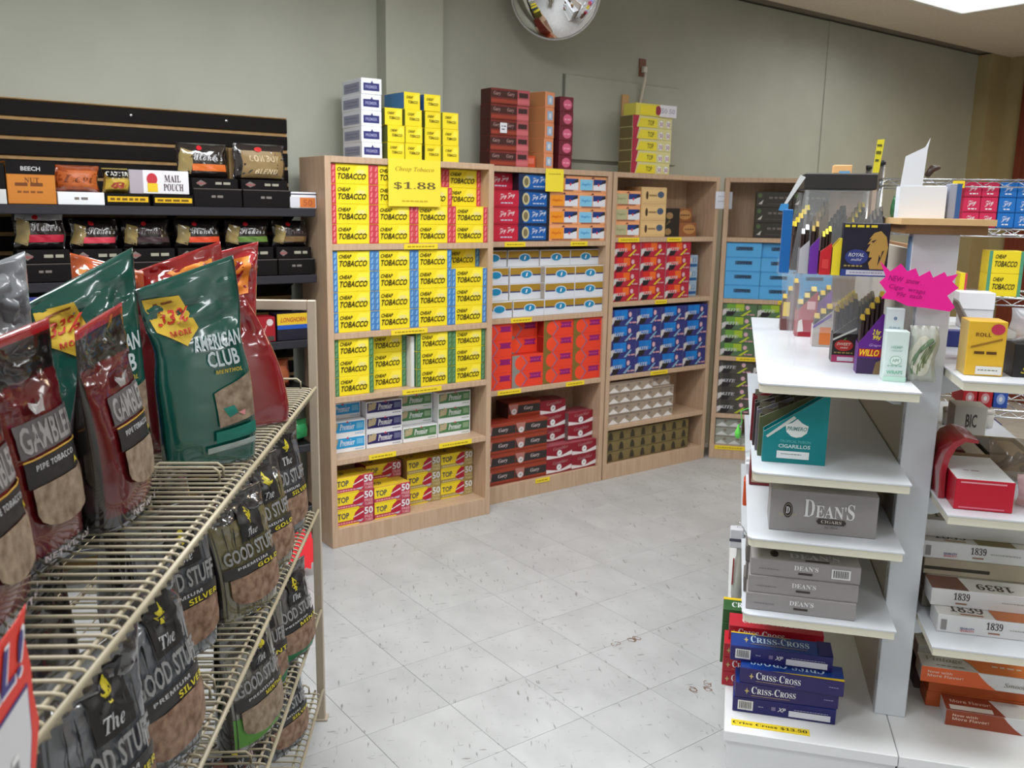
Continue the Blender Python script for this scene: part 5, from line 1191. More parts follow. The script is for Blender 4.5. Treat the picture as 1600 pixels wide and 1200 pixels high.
# --- display boxes with slanted sides
def wedge(w, t_, h0, h1, col, label, r, a, z, prints=None, edge=ink(206, 208, 206), yaw=0.0, inner=ink(60, 50, 46), packs=0, pcol=ink(44, 30, 26), ptip=ink(190, 160, 40), group=None, tall=.03):
    """open counter display: side profile low at the aisle, high at the back; side faces the viewer"""
    b = MB(); e = .0025
    prof = [(0, 0), (w, 0), (w, h1), (w * .9, h1), (0, h0)]
    b.prism(prof, 0, e, 'y', col, edge); b.prism(prof, t_ - e, t_, 'y', col, edge)
    b.box(0, e, e, t_ - e, 0, h0, col); b.box(w - e, w, e, t_ - e, 0, h1, col); b.box(e, w - e, e, t_ - e, 0, e, col)
    o = thing('display_box', label, 'display box', G(r, a, z), ga + yaw, group)
    obj('box_body', b, o)
    if packs:
        for k in range(packs):
            u = e + (w - 2 * e) * (k + .1) / packs; ww = (w - 2 * e) / packs * .8; hh = h0 + (h1 - h0) * (k + .5) / packs + tall
            pb = MB(); pb.box(u, u + ww, e + .003, t_ - e - .003, e, hh - .014, pcol, .002); pb.prism([(e + .003, hh - .014), (t_ - e - .003, hh - .014), (t_ * .55, hh), (t_ * .45, hh)], u, u + ww, 'x', ptip)
            obj('pouch', pb, o)
    if prints:
        p = Print(lambda u, v, q: (u, -q, v)); prints(p, w, h1); obj('lettering', p.b.mesh('lettering'), o)
    return o
TEAL = ink(0, 128, 134, .4)
def tealp(p, w, h):
    p.poly([(w * .04, h * .385), (w * .07, h * .36), (w * .5, h * .665), (w * .46, h * .70)], ink(200, 206, 200))
    p.poly([(w * .34, h * .56), (w * .44, h * .60), (w * .52, h * .66), (w * .60, h * .60), (w * .70, h * .56), (w * .68, h * .46), (w * .60, h * .40), (w * .52, h * .385), (w * .44, h * .40), (w * .36, h * .46)], ink(222, 226, 224)); p.text('PRIMERO', w * .36, h * .485, h * .06, ink(90, 130, 130), 'bi', w * .32)
    p.text('TROPICAL FUSION', w * .27, h * .305, h * .04, ink(90, 176, 178), 'b', w * .48); p.text('CIGARILLOS', w * .25, h * .225, h * .055, ink(190, 220, 220), 'b', w * .5); p.rect(w * .23, h * .07, w * .74, h * .18, ink(226, 230, 232)); p.words(w * .3, w * .62, h * .13, h * .012, ink(90, 110, 110), 4)
wedge(.168, .05, .085, .192, TEAL, 'teal slant-sided display box of cigarillos on the second white shelf', .053, .118, .9156, tealp)
for i, (cc, ee, lb) in enumerate(((ink(86, 94, 60), ink(176, 178, 160), 'olive'), (ink(110, 108, 118), ink(190, 190, 182), 'grey'), (ink(52, 44, 46), ink(180, 180, 178), 'black'), (ink(120, 26, 40), ink(150, 60, 70), 'maroon'))):
    wedge(.172, .045, .112 + .008 * i, .192, cc, '%s slant-sided display box behind the teal one, second white shelf' % lb, .042 - .006 * i, .175 + .058 * i, .9156, None, ee, packs=4, pcol=ink(30, 26, 28), ptip=ink(60, 54, 40), tall=.012)
# --- top white shelf: row of small display boxes
ZS = 1.1576
def mint(p, w, h):
    p.ell(w * .5, h * .42, w * .26, h * .095, ink(150, 190, 170)); p.ell(w * .5, h * .42, w * .225, h * .082, ink(216, 232, 226)); p.text('HM', w * .36, h * .385, h * .07, ink(90, 130, 112), 'i', w * .28)
    p.text('natural', w * .25, h * .60, h * .04, ink(150, 186, 172), 'i', w * .5); p.text('HEMP', w * .25, h * .66, h * .05, ink(150, 186, 172), 'b', w * .5); p.text('WRAPS', w * .14, h * .15, h * .07, ink(110, 180, 150), 'b', w * .7); p.words(w * .15, w * .85, h * .30, h * .025, ink(150, 186, 172), 3); p.rect(0, 0, w, h * .10, ink(190, 226, 210))
r0, a0 = gz(1378, 592, ZS)
carton('display_box', .058, .05, .135, ink(212, 228, 224), 'mint green display box with round emblem at the near edge of top shelf', r0 - .004, a0 - .03, ZS, mint, cat='display box')
carton('display_box', .046, .03, .19, ink(200, 212, 214), 'tall pale header card behind the mint green display box', r0 + .0, a0 + .024, ZS, lambda p, w, h: (p.ell(w * .5, h * .86, w * .1, h * .025, ink(110, 130, 160)), p.words(w * .2, w * .8, h * .72, h * .02, ink(150, 170, 180), 3)), cat='display box')
b, fr = pouch_shape(.07, .15, .03, mat('frosted_box_side', 200, 206, 196, .2, alpha=.8), 77)
o = obj('mint_box_side', b, None, G(r0 + .06, a0 - .02, ZS + .0005), ga); tag(o, 'leaf-printed right side of the mint green box, built separately', 'pouch')  # right face of the mint box, built as a separate pouch shape
p = Print(fr, .002, .0004); p.patch([(.03 + .028 * math.cos(k * .5), .07 + .055 * math.sin(k * .5)) for k in range(13)], ink(206, 206, 190), 4, 2); 
for k in range(4): p.patch([(.018 + .008 * k, .02 + .01 * k), (.022 + .008 * k, .02 + .01 * k), (.04 + .006 * k, .09 + .006 * k), (.037 + .006 * k, .092 + .006 * k)], ink(120, 136, 92), 3, 3)
p.patch([(.006 + .05 * (1 - math.cos(k * .16)), .02 + .1 * math.sin(k * .16)) for k in range(10)] + [(.010 + .05 * (1 - math.cos(k * .16)), .02 + .094 * math.sin(k * .16)) for k in range(9, -1, -1)], ink(110, 136, 104), 2, 2); obj('lettering', p.b.mesh('lettering'), o)
def purp(p, w, h):
    p.rect(0, 0, w, h * .26, ink(56, 34, 76)); p.poly([(w * .7, 0), (w, 0), (w, h * .24), (w * .8, h * .2)], ink(130, 104, 70)); p.rect(w * .04, h * .29, w * .98, h * .42, ink(176, 36, 40)); p.text('WILLO', w * .08, h * .30, h * .11, ink(240, 200, 30), 'bi', w * .82); p.text('2 for', w * .55, h * .66, h * .09, ink(230, 210, 40), 'bi', w * .36); p.text('99¢', w * .58, h * .56, h * .09, ink(230, 210, 40), 'bi', w * .36); p.text('Grape', w * .45, h * .45, h * .06, ink(170, 130, 190), 'bi', w * .5)
r1, a1 = gz(1337, 583, ZS)
wedge(.062, .06, .085, .168, ink(92, 26, 130, .4), 'purple slant-sided display box with yellow lettering on the top shelf', r1, a1 + .0, ZS, purp, ink(140, 80, 170), packs=5, tall=.07, pcol=ink(40, 24, 24))
def straw(p, w, h):
    p.rect(w * .0, 0, w, h * .16, ink(166, 50, 96)); p.rect(w * .25, h * .03, w * .95, h * .12, ink(206, 200, 210)); p.ell(w * .5, h * .38, w * .40, h * .13, ink(170, 40, 36)); p.text('SWEET', w * .18, h * .38, h * .06, ink(216, 180, 170), 'bi', w * .64); p.text('mini', w * .35, h * .31, h * .045, ink(216, 180, 170), 'bi', w * .34); p.words(w * .1, w * .9, h * .2, h * .03, ink(150, 130, 70), 3); p.poly([(w * .45, h * .5), (w * .55, h * .5), (w * .6, h * .56), (w * .5, h * .53)], ink(70, 130, 60))
    p.poly([(0, h * .52), (w * .02, h * .48), (w, h * .74), (w, h * .79)], ink(200, 200, 190))
r2, a2 = gz(1298, 565, ZS)
wedge(.066, .07, .085, .135, ink(40, 30, 28, .4), 'dark display box with red fruit emblem and white slanted edge', r2, a2, ZS, straw, ink(206, 206, 196), packs=5, tall=.075, pcol=ink(40, 24, 24))
r3, a3 = gz(1268, 541, ZS)
wedge(.062, .07, .07, .12, ink(196, 186, 180, .4), 'pale display box with orange front panel behind the fruit one', r3, a3, ZS, lambda p, w, h: (p.rect(w * .35, h * .06, w * .92, h * .55, ink(226, 124, 60)), p.poly([(0, h * .58), (w * .9, h * .94), (w * .9, h * .84), (0, h * .5)], ink(110, 70, 160))), ink(140, 110, 170), packs=3)
r4, a4 = gz(1240, 522, ZS)
wedge(.07, .08, .09, .16, ink(150, 24, 44, .4), 'red display box at the far end of the top shelf row', r4, a4 - .06, ZS, lambda p, w, h: (p.poly([(w * .1, h * .1), (w * .4, h * .12), (w * .3, h * .4), (w * .12, h * .35)], ink(206, 196, 196)), p.rect(w * .5, h * .62, w * .9, h * .8, ink(206, 160, 160))), ink(190, 90, 90), packs=3, ptip=ink(190, 170, 90))
wedge(.06, .08, .09, .18, ink(96, 60, 60, .4), 'brown and yellow display box behind the red one, far end of top shelf', r4 - .045, a4 + .10, ZS, lambda p, w, h: (p.rect(w * .1, h * .3, w * .5, h * .6, ink(206, 176, 60))), ink(190, 170, 130), packs=3)
wedge(.06, .07, .10, .16, ink(110, 60, 140, .4), 'violet display box right of the red one on the top shelf', r4 + .065, a4 + .02, ZS, None, ink(160, 130, 190), packs=3)
for i in range(2, 4):
    wedge(.05, .09, .11, .15, [ink(60, 30, 34), ink(36, 30, 30), ink(44, 34, 30), ink(34, 30, 34)][i], ['maroon', 'black', 'dark brown', 'charcoal'][i] + ' display box of dark pouches under the acrylic tier', .155 + .055 * i, .52, ZS, None, ink(90, 70, 60), packs=5, pcol=ink(36, 26, 24), ptip=[ink(120, 40, 44), ink(60, 50, 44), ink(190, 166, 40), ink(110, 90, 50)][i], tall=.06)
# --- acrylic two-tier rack on the top shelf
dr = thing('acrylic_rack', 'clear acrylic two-tier counter rack with black top on the gondola', 'rack', G(0, 0, 0), ga)
CX0, CX1, CA0, CA1 = .125, .372, .318, .64
b = MB(); b.box(CX0, .322, CA0 + .05, CA1, 1.664, 1.709, mat('rack_black', 34, 31, 31, .5), .003); obj('top_panel', b, dr)
for a_ in (CA0, CA1 - .004):
    b = MB()
    b.prism([(CX0 - .02, ZS + .10), (CX1, ZS + .10), (CX1, 1.42), (.322, 1.66), (CX0, 1.66), (CX0 - .03, 1.40)], a_, a_ + .004, 'y', CLEAR); obj('side_panel', b, dr)
for (x_, a_) in ((CX0 + .004, CA1 - .016), (CX1 - .012, CA1 - .016), (CX1 - .012, CA0 + .006), (CX0 + .004, CA0 + .006)):
    b = MB(); b.box(x_, x_ + .008, a_, a_ + .008, ZS, 1.66 if x_ < .3 else 1.43, CLEAR); obj('post', b, dr)
b = MB(); b.box(CX0 - .06, CX1 + .0, .195, CA0 - .0005, 1.424, 1.43, CLEAR); b.box(CX0 - .029, CX1 - .013, CA0 + .005, CA1 - .018, 1.424, 1.43, CLEAR); obj('tier', b, dr)
b = MB(); b.box(CX0 - .06, CX0 - .056, .30, CA0 - .001, 1.43, 1.47, CLEAR); obj('lip', b, dr)
# boxes on the upper tier
ZT2 = 1.4306
def lion(p, w, h):
    g = ink(176, 140, 70)
    p.rect(0, 0, w, h * .13, ink(40, 60, 130)); p.rect(w * .12, h * .025, w * .98, h * .115, ink(190, 194, 206)); p.words(w * .2, w * .9, h * .06, h * .02, ink(130, 134, 150), 3)
    p.ell(w * .32, h * .36, w * .25, h * .15, ink(44, 56, 120)); p.text('ROYAL', w * .14, h * .37, h * .07, ink(190, 190, 200), 'bi', w * .34); p.text('mild', w * .2, h * .29, h * .05, ink(170, 170, 190), 'bi', w * .24); p.words(w * .06, w * .5, h * .18, h * .03, ink(160, 140, 80), 4)
    p.poly([(w * .62, h * .14), (w * .92, h * .14), (w * .95, h * .35), (w * .98, h * .55), (w * .93, h * .75), (w * .8, h * .86), (w * .66, h * .82), (w * .56, h * .7), (w * .62, h * .72), (w * .53, h * .6), (w * .6, h * .62), (w * .52, h * .48), (w * .6, h * .47), (w * .58, h * .36), (w * .66, h * .36), (w * .58, h * .26)], g)
    p.poly([(w * .78, h * .2), (w * .84, h * .34), (w * .8, h * .42)], ink(40, 34, 40)); p.poly([(w * .9, h * .5), (w * .82, h * .3), (w * .86, h * .48)], ink(40, 34, 40)); p.poly([(w * .6, h * .66), (w * .72, h * .70), (w * .66, h * .64)], ink(40, 34, 40))
    p.words(w * .02, w * .75, h * .92, h * .045, ink(210, 190, 40), 7)
r5, _ = gp(1312, 428, .215)
carton('display_box', .118, .05, .142, ink(28, 26, 44), 'dark blue display box with gold lion head on the upper acrylic tier', r5, .205, ZT2, lion, cat='display box')
def tierbox(px0, px1, col, label, h, a, prints=None, packs=3, ptip=ink(150, 126, 60)):
    x0, _ = gp(px0, 420, a); x1, _ = gp(px1, 420, a)
    return wedge(max(.022, x1 - x0), .06, h * .75, h, col, label, x0, a, ZT2, prints, ink(200, 196, 180), packs=packs, ptip=ptip, tall=.05)
tierbox(1299, 1308, ink(226, 204, 40), 'narrow yellow display box left of the gold lion box', .10, .215, packs=0)
tierbox(1280, 1297, ink(186, 26, 36), 'small red display box on the upper acrylic tier', .085, .22, lambda p, w, h: p.rect(w * .2, h * .2, w * .8, h * .5, ink(206, 60, 60)), ptip=ink(206, 190, 60))
tierbox(1263, 1277, ink(100, 40, 150), 'small purple display box on the upper acrylic tier', .10, .235, packs=2)
tierbox(1247, 1262, ink(170, 170, 176), 'grey and white display box at the left of the acrylic tier', .09, .245, packs=2, ptip=ink(210, 210, 214))
for j_ in range(2):
  for i in range(5):
    x0 = CX0 - .02 + .05 * i
    wedge(.046, .06, .10, .16 + .012 * (i % 2), [ink(50, 36, 30), ink(84, 64, 40), ink(36, 30, 32), ink(60, 50, 30), ink(40, 34, 50)][i], ['brown', 'tan', 'charcoal', 'olive', 'slate'][i] + ' display box of dark pouches, ' + ['front', 'rear'][j_] + ' row behind the lion box', x0, .385 + .085 * j_, ZT2, None, ink(110, 96, 60), packs=5, pcol=[ink(40, 28, 24), ink(96, 78, 56), ink(30, 26, 28), ink(52, 38, 26), ink(34, 30, 38)][i], ptip=[ink(190, 166, 40), ink(120, 100, 70), ink(60, 50, 46), ink(196, 170, 40), ink(90, 80, 70)][i], tall=.035)
# blue open-flap box hanging at the left of the acrylic rack
b = MB(); b.box(.0, .03, 0, .05, 0, .185, ink(16, 92, 160, .4), .002)
o = thing('display_box', 'tall blue display box with raised white flap at the rack left side', 'display box', G(.068, .23, 1.4306 + .03), ga); o.location = G(.068, .24, 1.4306)
b = MB(); b.box(.0, .026, 0, .05, 0, .175, ink(16, 92, 160, .4), .002); obj('box_body', b, o)
b = MB(); b.prism([(-.006, .178), (.0, .176), (.052, .262), (.038, .268)], .004, .007, 'y', ink(206, 208, 210)); b.prism([(-.014, .172), (.012, .168), (.012, .19), (-.008, .19)], .003, .004, 'y', ink(60, 140, 200)); obj('flap', b, o)
# things on the rack top and wood cap
carton('display_carton', .05, .05, .024, ink(226, 176, 120), 'small peach box lying on the black rack top', .205, .40, 1.7096, lambda p, w, h: (p.rect(w * .3, 0, w * .9, h * .3, ink(110, 160, 200))))
r6, z6 = gp(1378, 262, .3)
b = MB(); b.prism([(0, 0), (.018, 0), (.026, .09), (.006, .088)], 0, .0008, 'y', ink(214, 200, 40)); p = Print(lambda u, v, q: (u, -q, v)); p.words(.006, .02, .07, .006, ink(90, 90, 30), 2); p.words(.005, .02, .05, .008, ink(90, 90, 30), 3); p.words(.004, .018, .03, .006, ink(90, 90, 30), 4)
o = obj('price_card', b, None, G(.300, .318, 1.7096), ga + .3); tag(o, 'narrow yellow price card standing on the black rack top', 'price card'); obj('lettering', p.b.mesh('lettering'), o)
wb = thing('white_box', 'white open-lidded carton on the wood cap of the upright', 'carton', G(.357, .2, 1.5886), ga)
WB = mat('white_board', 222, 226, 234, .5)
b = MB()
b.box(0, .115, 0, .002, 0, .082, WB); b.box(0, .115, .058, .06, 0, .082, WB); b.box(0, .002, .002, .058, 0, .082, WB); b.box(.113, .115, .002, .058, 0, .082, WB); b.box(.002, .113, .002, .058, 0, .002, WB); obj('box_body', b, wb)
b = MB(); b.prism([(.0, .082), (.054, .082), (.058, .175), (.062, .205), (.052, .182), (.006, .158)], .002, .0035, 'y', WB); obj('lid', b, wb)
r7, z7 = gp(1480, 330, .24)
carton('display_carton', .03, .05, .09, ink(150, 156, 176), 'small blue-sided box at the right end of the wood cap', r7 - .004, .22, 1.5886, lambda p, w, h: p.rect(w * .6, 0, w, h, ink(50, 90, 150)))
b, fr = pouch_shape(.05, .06, .03, mat('green_wrap', 60, 130, 90, .2, alpha=.75), 81); o = obj('green_pouch', b, None, G(.325, .40, 1.5105), ga); o.location = G(.3735, .40, 1.5886); tag(o, 'small green wrapped pouch behind the white carton', 'pouch')
# pink starburst card taped to the upright
PINK = mat('fluorescent_pink', 240, 10, 150, .65)
AST = .095
out = [(1375, 408), (1391, 424), (1408, 412), (1418, 424), (1431, 419), (1436, 432), (1453, 423), (1458, 434), (1476, 425), (1480, 432), (1498, 428), (1488, 440), (1498, 450), (1480, 462), (1492, 480), (1484, 487), (1445, 481), (1418, 478), (1398, 469), (1377, 466), (1385, 456), (1374, 441), (1384, 432)]
pts = [gp(x, y, AST) for x, y in out]
b = MB(); b.prism(pts, 0, .0008, 'y', PINK)
o = obj('starburst_sign', b, None, GO + AV * AST, ga); tag(o, 'hot pink starburst price card hung on the gondola upright', 'sign')
p = Print(lambda u, v, q: (u, -q, v)); IN = ink(150, 0, 110)
(x0, z0), (x1, z1), (x2, z2) = gp(1388, 438, AST), gp(1389, 452, AST), gp(1400, 464, AST)
p.text('NEW  snow . .', x0, z0, .014, IN, 'i', .088, slope=-.12); p.text('Cigar  wraps', x1, z1, .015, IN, 'i', .088, slope=-.15); p.text('99¢  each', x2, z2, .014, IN, 'i', .062, slope=-.1); obj('lettering', p.b.mesh('lettering'), o)
b = MB(); b.tube([(.44, .004, 1.40), (.446, .06, 1.40), (.45, .0995, 1.40)], .002, CHROME, 6); obj('wire_clip', b, o)
# --- right-hand shelves
def yjar(p, w, h):
    p.text('ROLL', w * .2, h * .72, h * .07, ink(110, 70, 20), 'sansb', w * .4); p.ell(w * .76, h * .86, w * .18, h * .10, ink(190, 50, 80)); p.poly([(w * .1, h * .5), (w * .9, h * .66), (w * .9, h * .7), (w * .1, h * .54)], ink(150, 110, 30)); p.words(w * .2, w * .8, h * .4, h * .05, ink(90, 60, 20), 2); p.rect(w * .28, h * .03, w * .96, h * .18, ink(222, 220, 214)); p.words(w * .34, w * .9, h * .1, h * .02, ink(120, 120, 110), 3)
r8, a8 = gz(1484, 572, 1.195)
carton('display_box', .09, .09, .14, ink(222, 176, 50, .3), 'yellow wrapped display box at the near edge of the right shelf', r8 + .004, a8 - .02 - .12, 1.1956, yjar, cat='display box', left=ink(190, 160, 90))
b = MB(); carton('display_box', .2, .11, .085, ink(32, 28, 28, .4), 'black display box lettered Stainless Steel on the right shelf', r8 + .118, a8 - .13, 1.1956, lambda p, w, h: (p.text('Stainless Steel', w * .1, h * .12, h * .2, ink(176, 160, 30), 'bi', w * .8), p.ell(w * .5, h * .6, w * .12, h * .28, ink(170, 172, 184)), p.poly([(w * .12, h * .66), (w * .22, h * .78), (w * .2, h * .6)], ink(180, 130, 90))), cat='display box')
b, fr = pouch_shape(.21, .085, .11, mat('crinkled_film', 190, 194, 202, .12, alpha=.55), 91); o = obj('plastic_bag', b, None, G(r8 + .115, a8 - .125, 1.2816), ga); tag(o, 'crinkled clear plastic bag lying on the black Stainless Steel box', 'bag')
def scatter_box(px, py, z, w, d, h, col, label, cat='carton', prints=None, yaw=0.0, topm=None):
    r_, a_ = gz(px, py, z); return carton('display_carton', w, d, h, col, label, r_, a_, z + .0006, prints, yaw=yaw, cat=cat, topm=topm)
r_, a_ = gp(1506, 480, 1.15)[0], 1.15
carton('display_carton', .10, .1, .07, ink(200, 200, 204), 'lower white carton at the back of the top right shelf', r_, a_, 1.1956)
carton('display_carton', .12, .11, .06, ink(214, 214, 218), 'upper white carton stacked at the back of the top right shelf', r_ - .02, a_ - .005, 1.2662)
b = MB(); b.lathe([(.0001, .0), (.036, .0), (.038, .01), (.038, .09), (.03, .115), (.0001, .12)], mat('amber_plastic', 176, 104, 40, .25), 20); r9, a9 = gz(1574, 520, 1.195); o = obj('amber_jar', b, None, G(.80, .50, 1.1955)); tag(o, 'amber brown rounded jar at the back of the top right shelf', 'jar')
b = MB(); b.lathe([(.036, .094), (.0385, .096), (.0385, .1), (.033, .112)], mat('amber_lid', 150, 84, 30, .4), 20); obj('lid', b, o)
b = MB(); pts = [(0.10 * math.sin(a), .24 * (1 - math.cos(a)) / 1.0) for a in [k * .1 for k in range(11)]]
prof = [(x * .9, z) for x, z in [(.10, 0), (.085, .06), (.06, .12), (.03, .165), (0, .18)]]
b.prism(prof + [(x + .004, z + .003) for x, z in reversed(prof)], 0, .1, 'y', mat('grey_card', 176, 172, 172, .5)); o = obj('curved_card', b, None, G(.528, .33, 1.1955), ga); tag(o, 'grey curved card leaning behind the upright on the top right shelf', 'card')
b = MB(); b.box(0, .03, 0, .05, 0, .03, ink(44, 50, 110)); 
carton('display_carton', .06, .05, .05, ink(44, 54, 120), 'small blue box at the back of the top right shelf', .60, .62, 1.1956)
# middle right shelf
carton('red_box', .14, .25, .082, ink(190, 20, 46, .3), 'red-fronted box with white lid on the middle right shelf', .540, .055, .8456, lambda p, w, h: (p.rect(w * .08, h * .88, w * .86, h * .93, ink(226, 150, 160)), p.rect(w * .08, h * .06, w * .86, h * .11, ink(220, 110, 130))), topm=ink(222, 226, 230), tprints=lambda p, w, d: p.words(w * .25, w * .55, d * .35, .008, ink(170, 160, 164), 3))
b = MB(); prof = [(0, 0), (-.003, .07), (.004, .12), (.022, .156), (.05, .172), (.085, .166), (.084, .158), (.052, .160), (.032, .142), (.019, .11), (.013, .07), (.016, 0)]
b.prism(prof, 0, .17, 'y', mat('red_film', 170, 24, 42, .14, spec=.8, alpha=.82, coat=.6))
o = obj('red_bag', b, None, G(.5195, .14, .8462), ga); tag(o, 'red plastic bag arching up beside the red-fronted box', 'bag')
b, fr = pouch_shape(.17, .12, .13, mat('tan_film', 150, 138, 118, .14, spec=.7, alpha=.45), 93); o = obj('plastic_bag', b, None, G(.70, .34, .8455), ga); tag(o, 'clear plastic bag of dark pipes behind the red-fronted box', 'bag')
pm2 = MB()
for k in range(5):
    x, z = .02 + .025 * k, .025 + .012 * (k % 3); pm2.tube([(x, .08, z), (x + .03, .08, z + .01), (x + .05, .085, z + .03)], [.01, .012, .016], mat('grey_pipe', 84, 80, 80, .25), 8)
q_ = obj('contents', pm2, o); q_['kind'] = 'stuff'
b, fr = pouch_shape(.18, .085, .09, mat('pink_film', 226, 196, 200, .12, alpha=.55), 95); o = obj('plastic_bag', b, None, G(.71, .095, .8455), ga); tag(o, 'small clear bag of red sweets right of the red-fronted box', 'bag')
q_ = MB(); rr = random.Random(5)
for k in range(16):
    x, y, z = rr.uniform(.03, .14), rr.uniform(.03, .06), rr.uniform(.012, .05); q_.lathe([(.0001, -.009), (.007, -.005), (.009, 0), (.007, .005), (.0001, .009)], ink(206, 50, 56, .3), 8, Matrix.Translation((x, y, z)))
q2 = obj('sweets', q_, o); q2['kind'] = 'stuff'
carton('display_carton', .10, .1, .13, ink(206, 204, 200), 'white box with dark upright letters at the middle shelf back', gp(1490, 660, .80)[0], .80, .8456, lambda p, w, h: (p.text('BIC', w * .36, h * .45, h * .35, ink(90, 84, 84), 'b', w * .34)))
tr_ = thing('cardboard_tray', 'low tan cardboard tray behind the red-fronted box', 'tray', G(.535, .49, .8456), ga)
b = MB(); TC = ink(150, 128, 98, .7)
for q in ((0, .33, 0, .004), (0, .33, .256, .26), (0, .004, .004, .256), (.326, .33, .004, .256)): b.box(q[0], q[1], q[2], q[3], 0, .045, TC)
b.box(.004, .326, .004, .256, 0, .004, TC); obj('tray_body', b, tr_)
for k in range(5):
    carton('display_carton', .055, .2, .035 + .008 * (k % 2), [ink(120, 96, 70), ink(96, 40, 36), ink(140, 128, 110), ink(70, 66, 64), ink(130, 104, 72)][k], ['tan', 'dark red', 'pale', 'grey', 'brown'][k] + ' small carton lying in the tan cardboard tray', .545 + .062 * k, .52, .8502)
for k in range(3):
    b = MB(); b.lathe([(.0001, 0), (.024, 0), (.026, .05), (.024, .052), (.0001, .052)], mat('white_cup', 210, 206, 200, .4), 14); o = obj('white_pot', b, None, G(gp(1488, 620, 1.1)[0] + .06 * k, 1.1, .8455 + .0)); b = MB(); b.lathe([(.027, .0), (.027, .01), (.0001, .011)], mat('white_cup_lid', 190, 184, 178, .4), 14); obj('lid', b, o, (0, 0, .0525)); tag(o, ['left', 'middle', 'right'][k] + ' small white lidded pot at the middle shelf back', 'pot', 'small white lidded pots')
carton('display_carton', .05, .08, .07, ink(40, 34, 40), 'small black box behind the red plastic bag', .523, .73, .8456)
# lower right shelf: white cartons lettered 1839
WC = ink(214, 214, 216, .4); WCT = ink(206, 204, 200, .4)
def f39(p, w, h, x=.2, bar=False, usa=False):
    p.text('1839', w * x, h * .42, h * .42, ink(60, 48, 44), 'serif', w * .14); p.rect(w * (x + .02), h * .18, w * (x + .12), h * .27, ink(150, 110, 90))
    if bar: p.rect(w * .03, h * .15, w * .08, h * .75, ink(140, 136, 136)); p.text('QUALITY', w * .2, h * .26, h * .14, ink(60, 60, 130), 'sansb', w * .12); p.text('QUALITY', w * .2, h * .14, h * .12, ink(190, 60, 60), 'sansb', w * .12)
    p.words(w * .62, w * .9, h * .5, h * .05, ink(160, 156, 150), 4)
def t39(p, w, d, patch, flip=False, x=.18):
    if flip: p.poly([(0, d * .0), (w * .33, 0), (w * .29, d), (0, d)], patch); p.text('1839', w * .42, d * .2, d * .42, ink(66, 52, 46), 'serif', w * .32, flip=True)
    else: p.text('1839', w * .12, d * .3, d * .45, ink(66, 52, 46), 'serif', w * .3); p.rect(w * .2, d * .12, w * .4, d * .2, ink(170, 120, 90)); p.poly([(w * .5, 0), (w * .84, 0), (w * .8, d), (w * .46, d)], patch)
BR = ink(128, 92, 70); BR2 = ink(150, 96, 60)
carton('cigar_carton', .29, .095, .05, WC, 'white carton lettered 1839 lowest at the front of the lower right shelf', .545, .10, .4806, lambda p, w, h: f39(p, w, h, .42, True), tprints=lambda p, w, d: t39(p, w, d, ink(176, 104, 60)), topm=WCT)
carton('cigar_carton', .29, .095, .05, WC, 'white carton lettered 1839, second up with upside-down lid', .535, .16, .5312, lambda p, w, h: f39(p, w, h, .2), tprints=lambda p, w, d: t39(p, w, d, ink(110, 74, 62), True), topm=WCT)
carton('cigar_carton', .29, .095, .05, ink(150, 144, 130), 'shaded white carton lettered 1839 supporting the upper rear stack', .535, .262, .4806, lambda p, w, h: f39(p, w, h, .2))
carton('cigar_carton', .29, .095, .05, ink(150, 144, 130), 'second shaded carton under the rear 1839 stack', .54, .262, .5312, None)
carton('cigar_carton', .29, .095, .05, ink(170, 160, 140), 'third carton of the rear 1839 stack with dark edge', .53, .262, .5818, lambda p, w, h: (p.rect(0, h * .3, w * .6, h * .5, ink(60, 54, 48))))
carton('cigar_carton', .29, .095, .05, WC, 'white carton lettered 1839 in the rear stack under the red box shelf', .52, .258, .6324, lambda p, w, h: f39(p, w, h, .44, True), tprints=lambda p, w, d: t39(p, w, d, ink(120, 104, 60)), topm=WCT)
carton('cigar_carton', .29, .095, .05, WC, 'topmost white carton of the rear 1839 stack with red stripe', .522, .30, .683, None, tprints=lambda p, w, d: (t39(p, w, d, ink(146, 120, 96)), p.rect(w * .5, d * .02, w * .84, d * .2, ink(190, 90, 70))), topm=WCT)
# base deck right: white cartons with orange, brown and plum ends
def smooth(c1, lab2):
    def f(p, w, h):
        pts = [(0, 0)] + [(w * (.44 + .22 * (1 - k / 8)) , h * k / 8) for k in range(9)] + [(0, h)]
        p.poly([(0, 0), (w * .68, 0), (w * .60, h * .35), (w * .54, h * .7), (w * .50, h), (0, h)], c1); p.text('Now with', w * .06, h * .62, h * .16, ink(226, 196, 180), 'sansb', w * .22); p.text('More Flavor!', w * .06, h * .38, h * .18, ink(226, 196, 180), 'sansb', w * .32); p.text('Smooth', w * .74, h * .3, h * .3, ink(150, 144, 136), 'serifi', w * .22)
    return f
def smootht(c1):
    def f(p, w, d):
        p.text('Vintage', w * .06, d * .4, d * .4, ink(150, 140, 120), 'serifi', w * .34); p.words(w * .14, w * .4, d * .16, d * .06, ink(130, 120, 104), 3); p.poly([(w * .52, 0), (w, 0), (w, d), (w * .38, d), (w * .46, d * .6)], c1); p.words(w * .66, w * .95, d * .5, d * .1, ink(226, 206, 190), 4)
    return f
carton('cigar_carton', .30, .088, .048, WC, 'white and brown carton lowest at the front of the right base deck', .62, .205, .1506, smooth(ink(150, 70, 44), 1), tprints=lambda p, w, d: (p.poly([(0, 0), (w * .52, 0), (w * .42, d), (0, d)], ink(146, 66, 42)), p.rect(w * .04, d * .06, w * .42, d * .34, ink(222, 216, 210)), p.text('More Flavor!', w * .06, d * .5, d * .2, ink(216, 176, 160), 'sansb', w * .36)), topm=WCT, yaw=-.03)
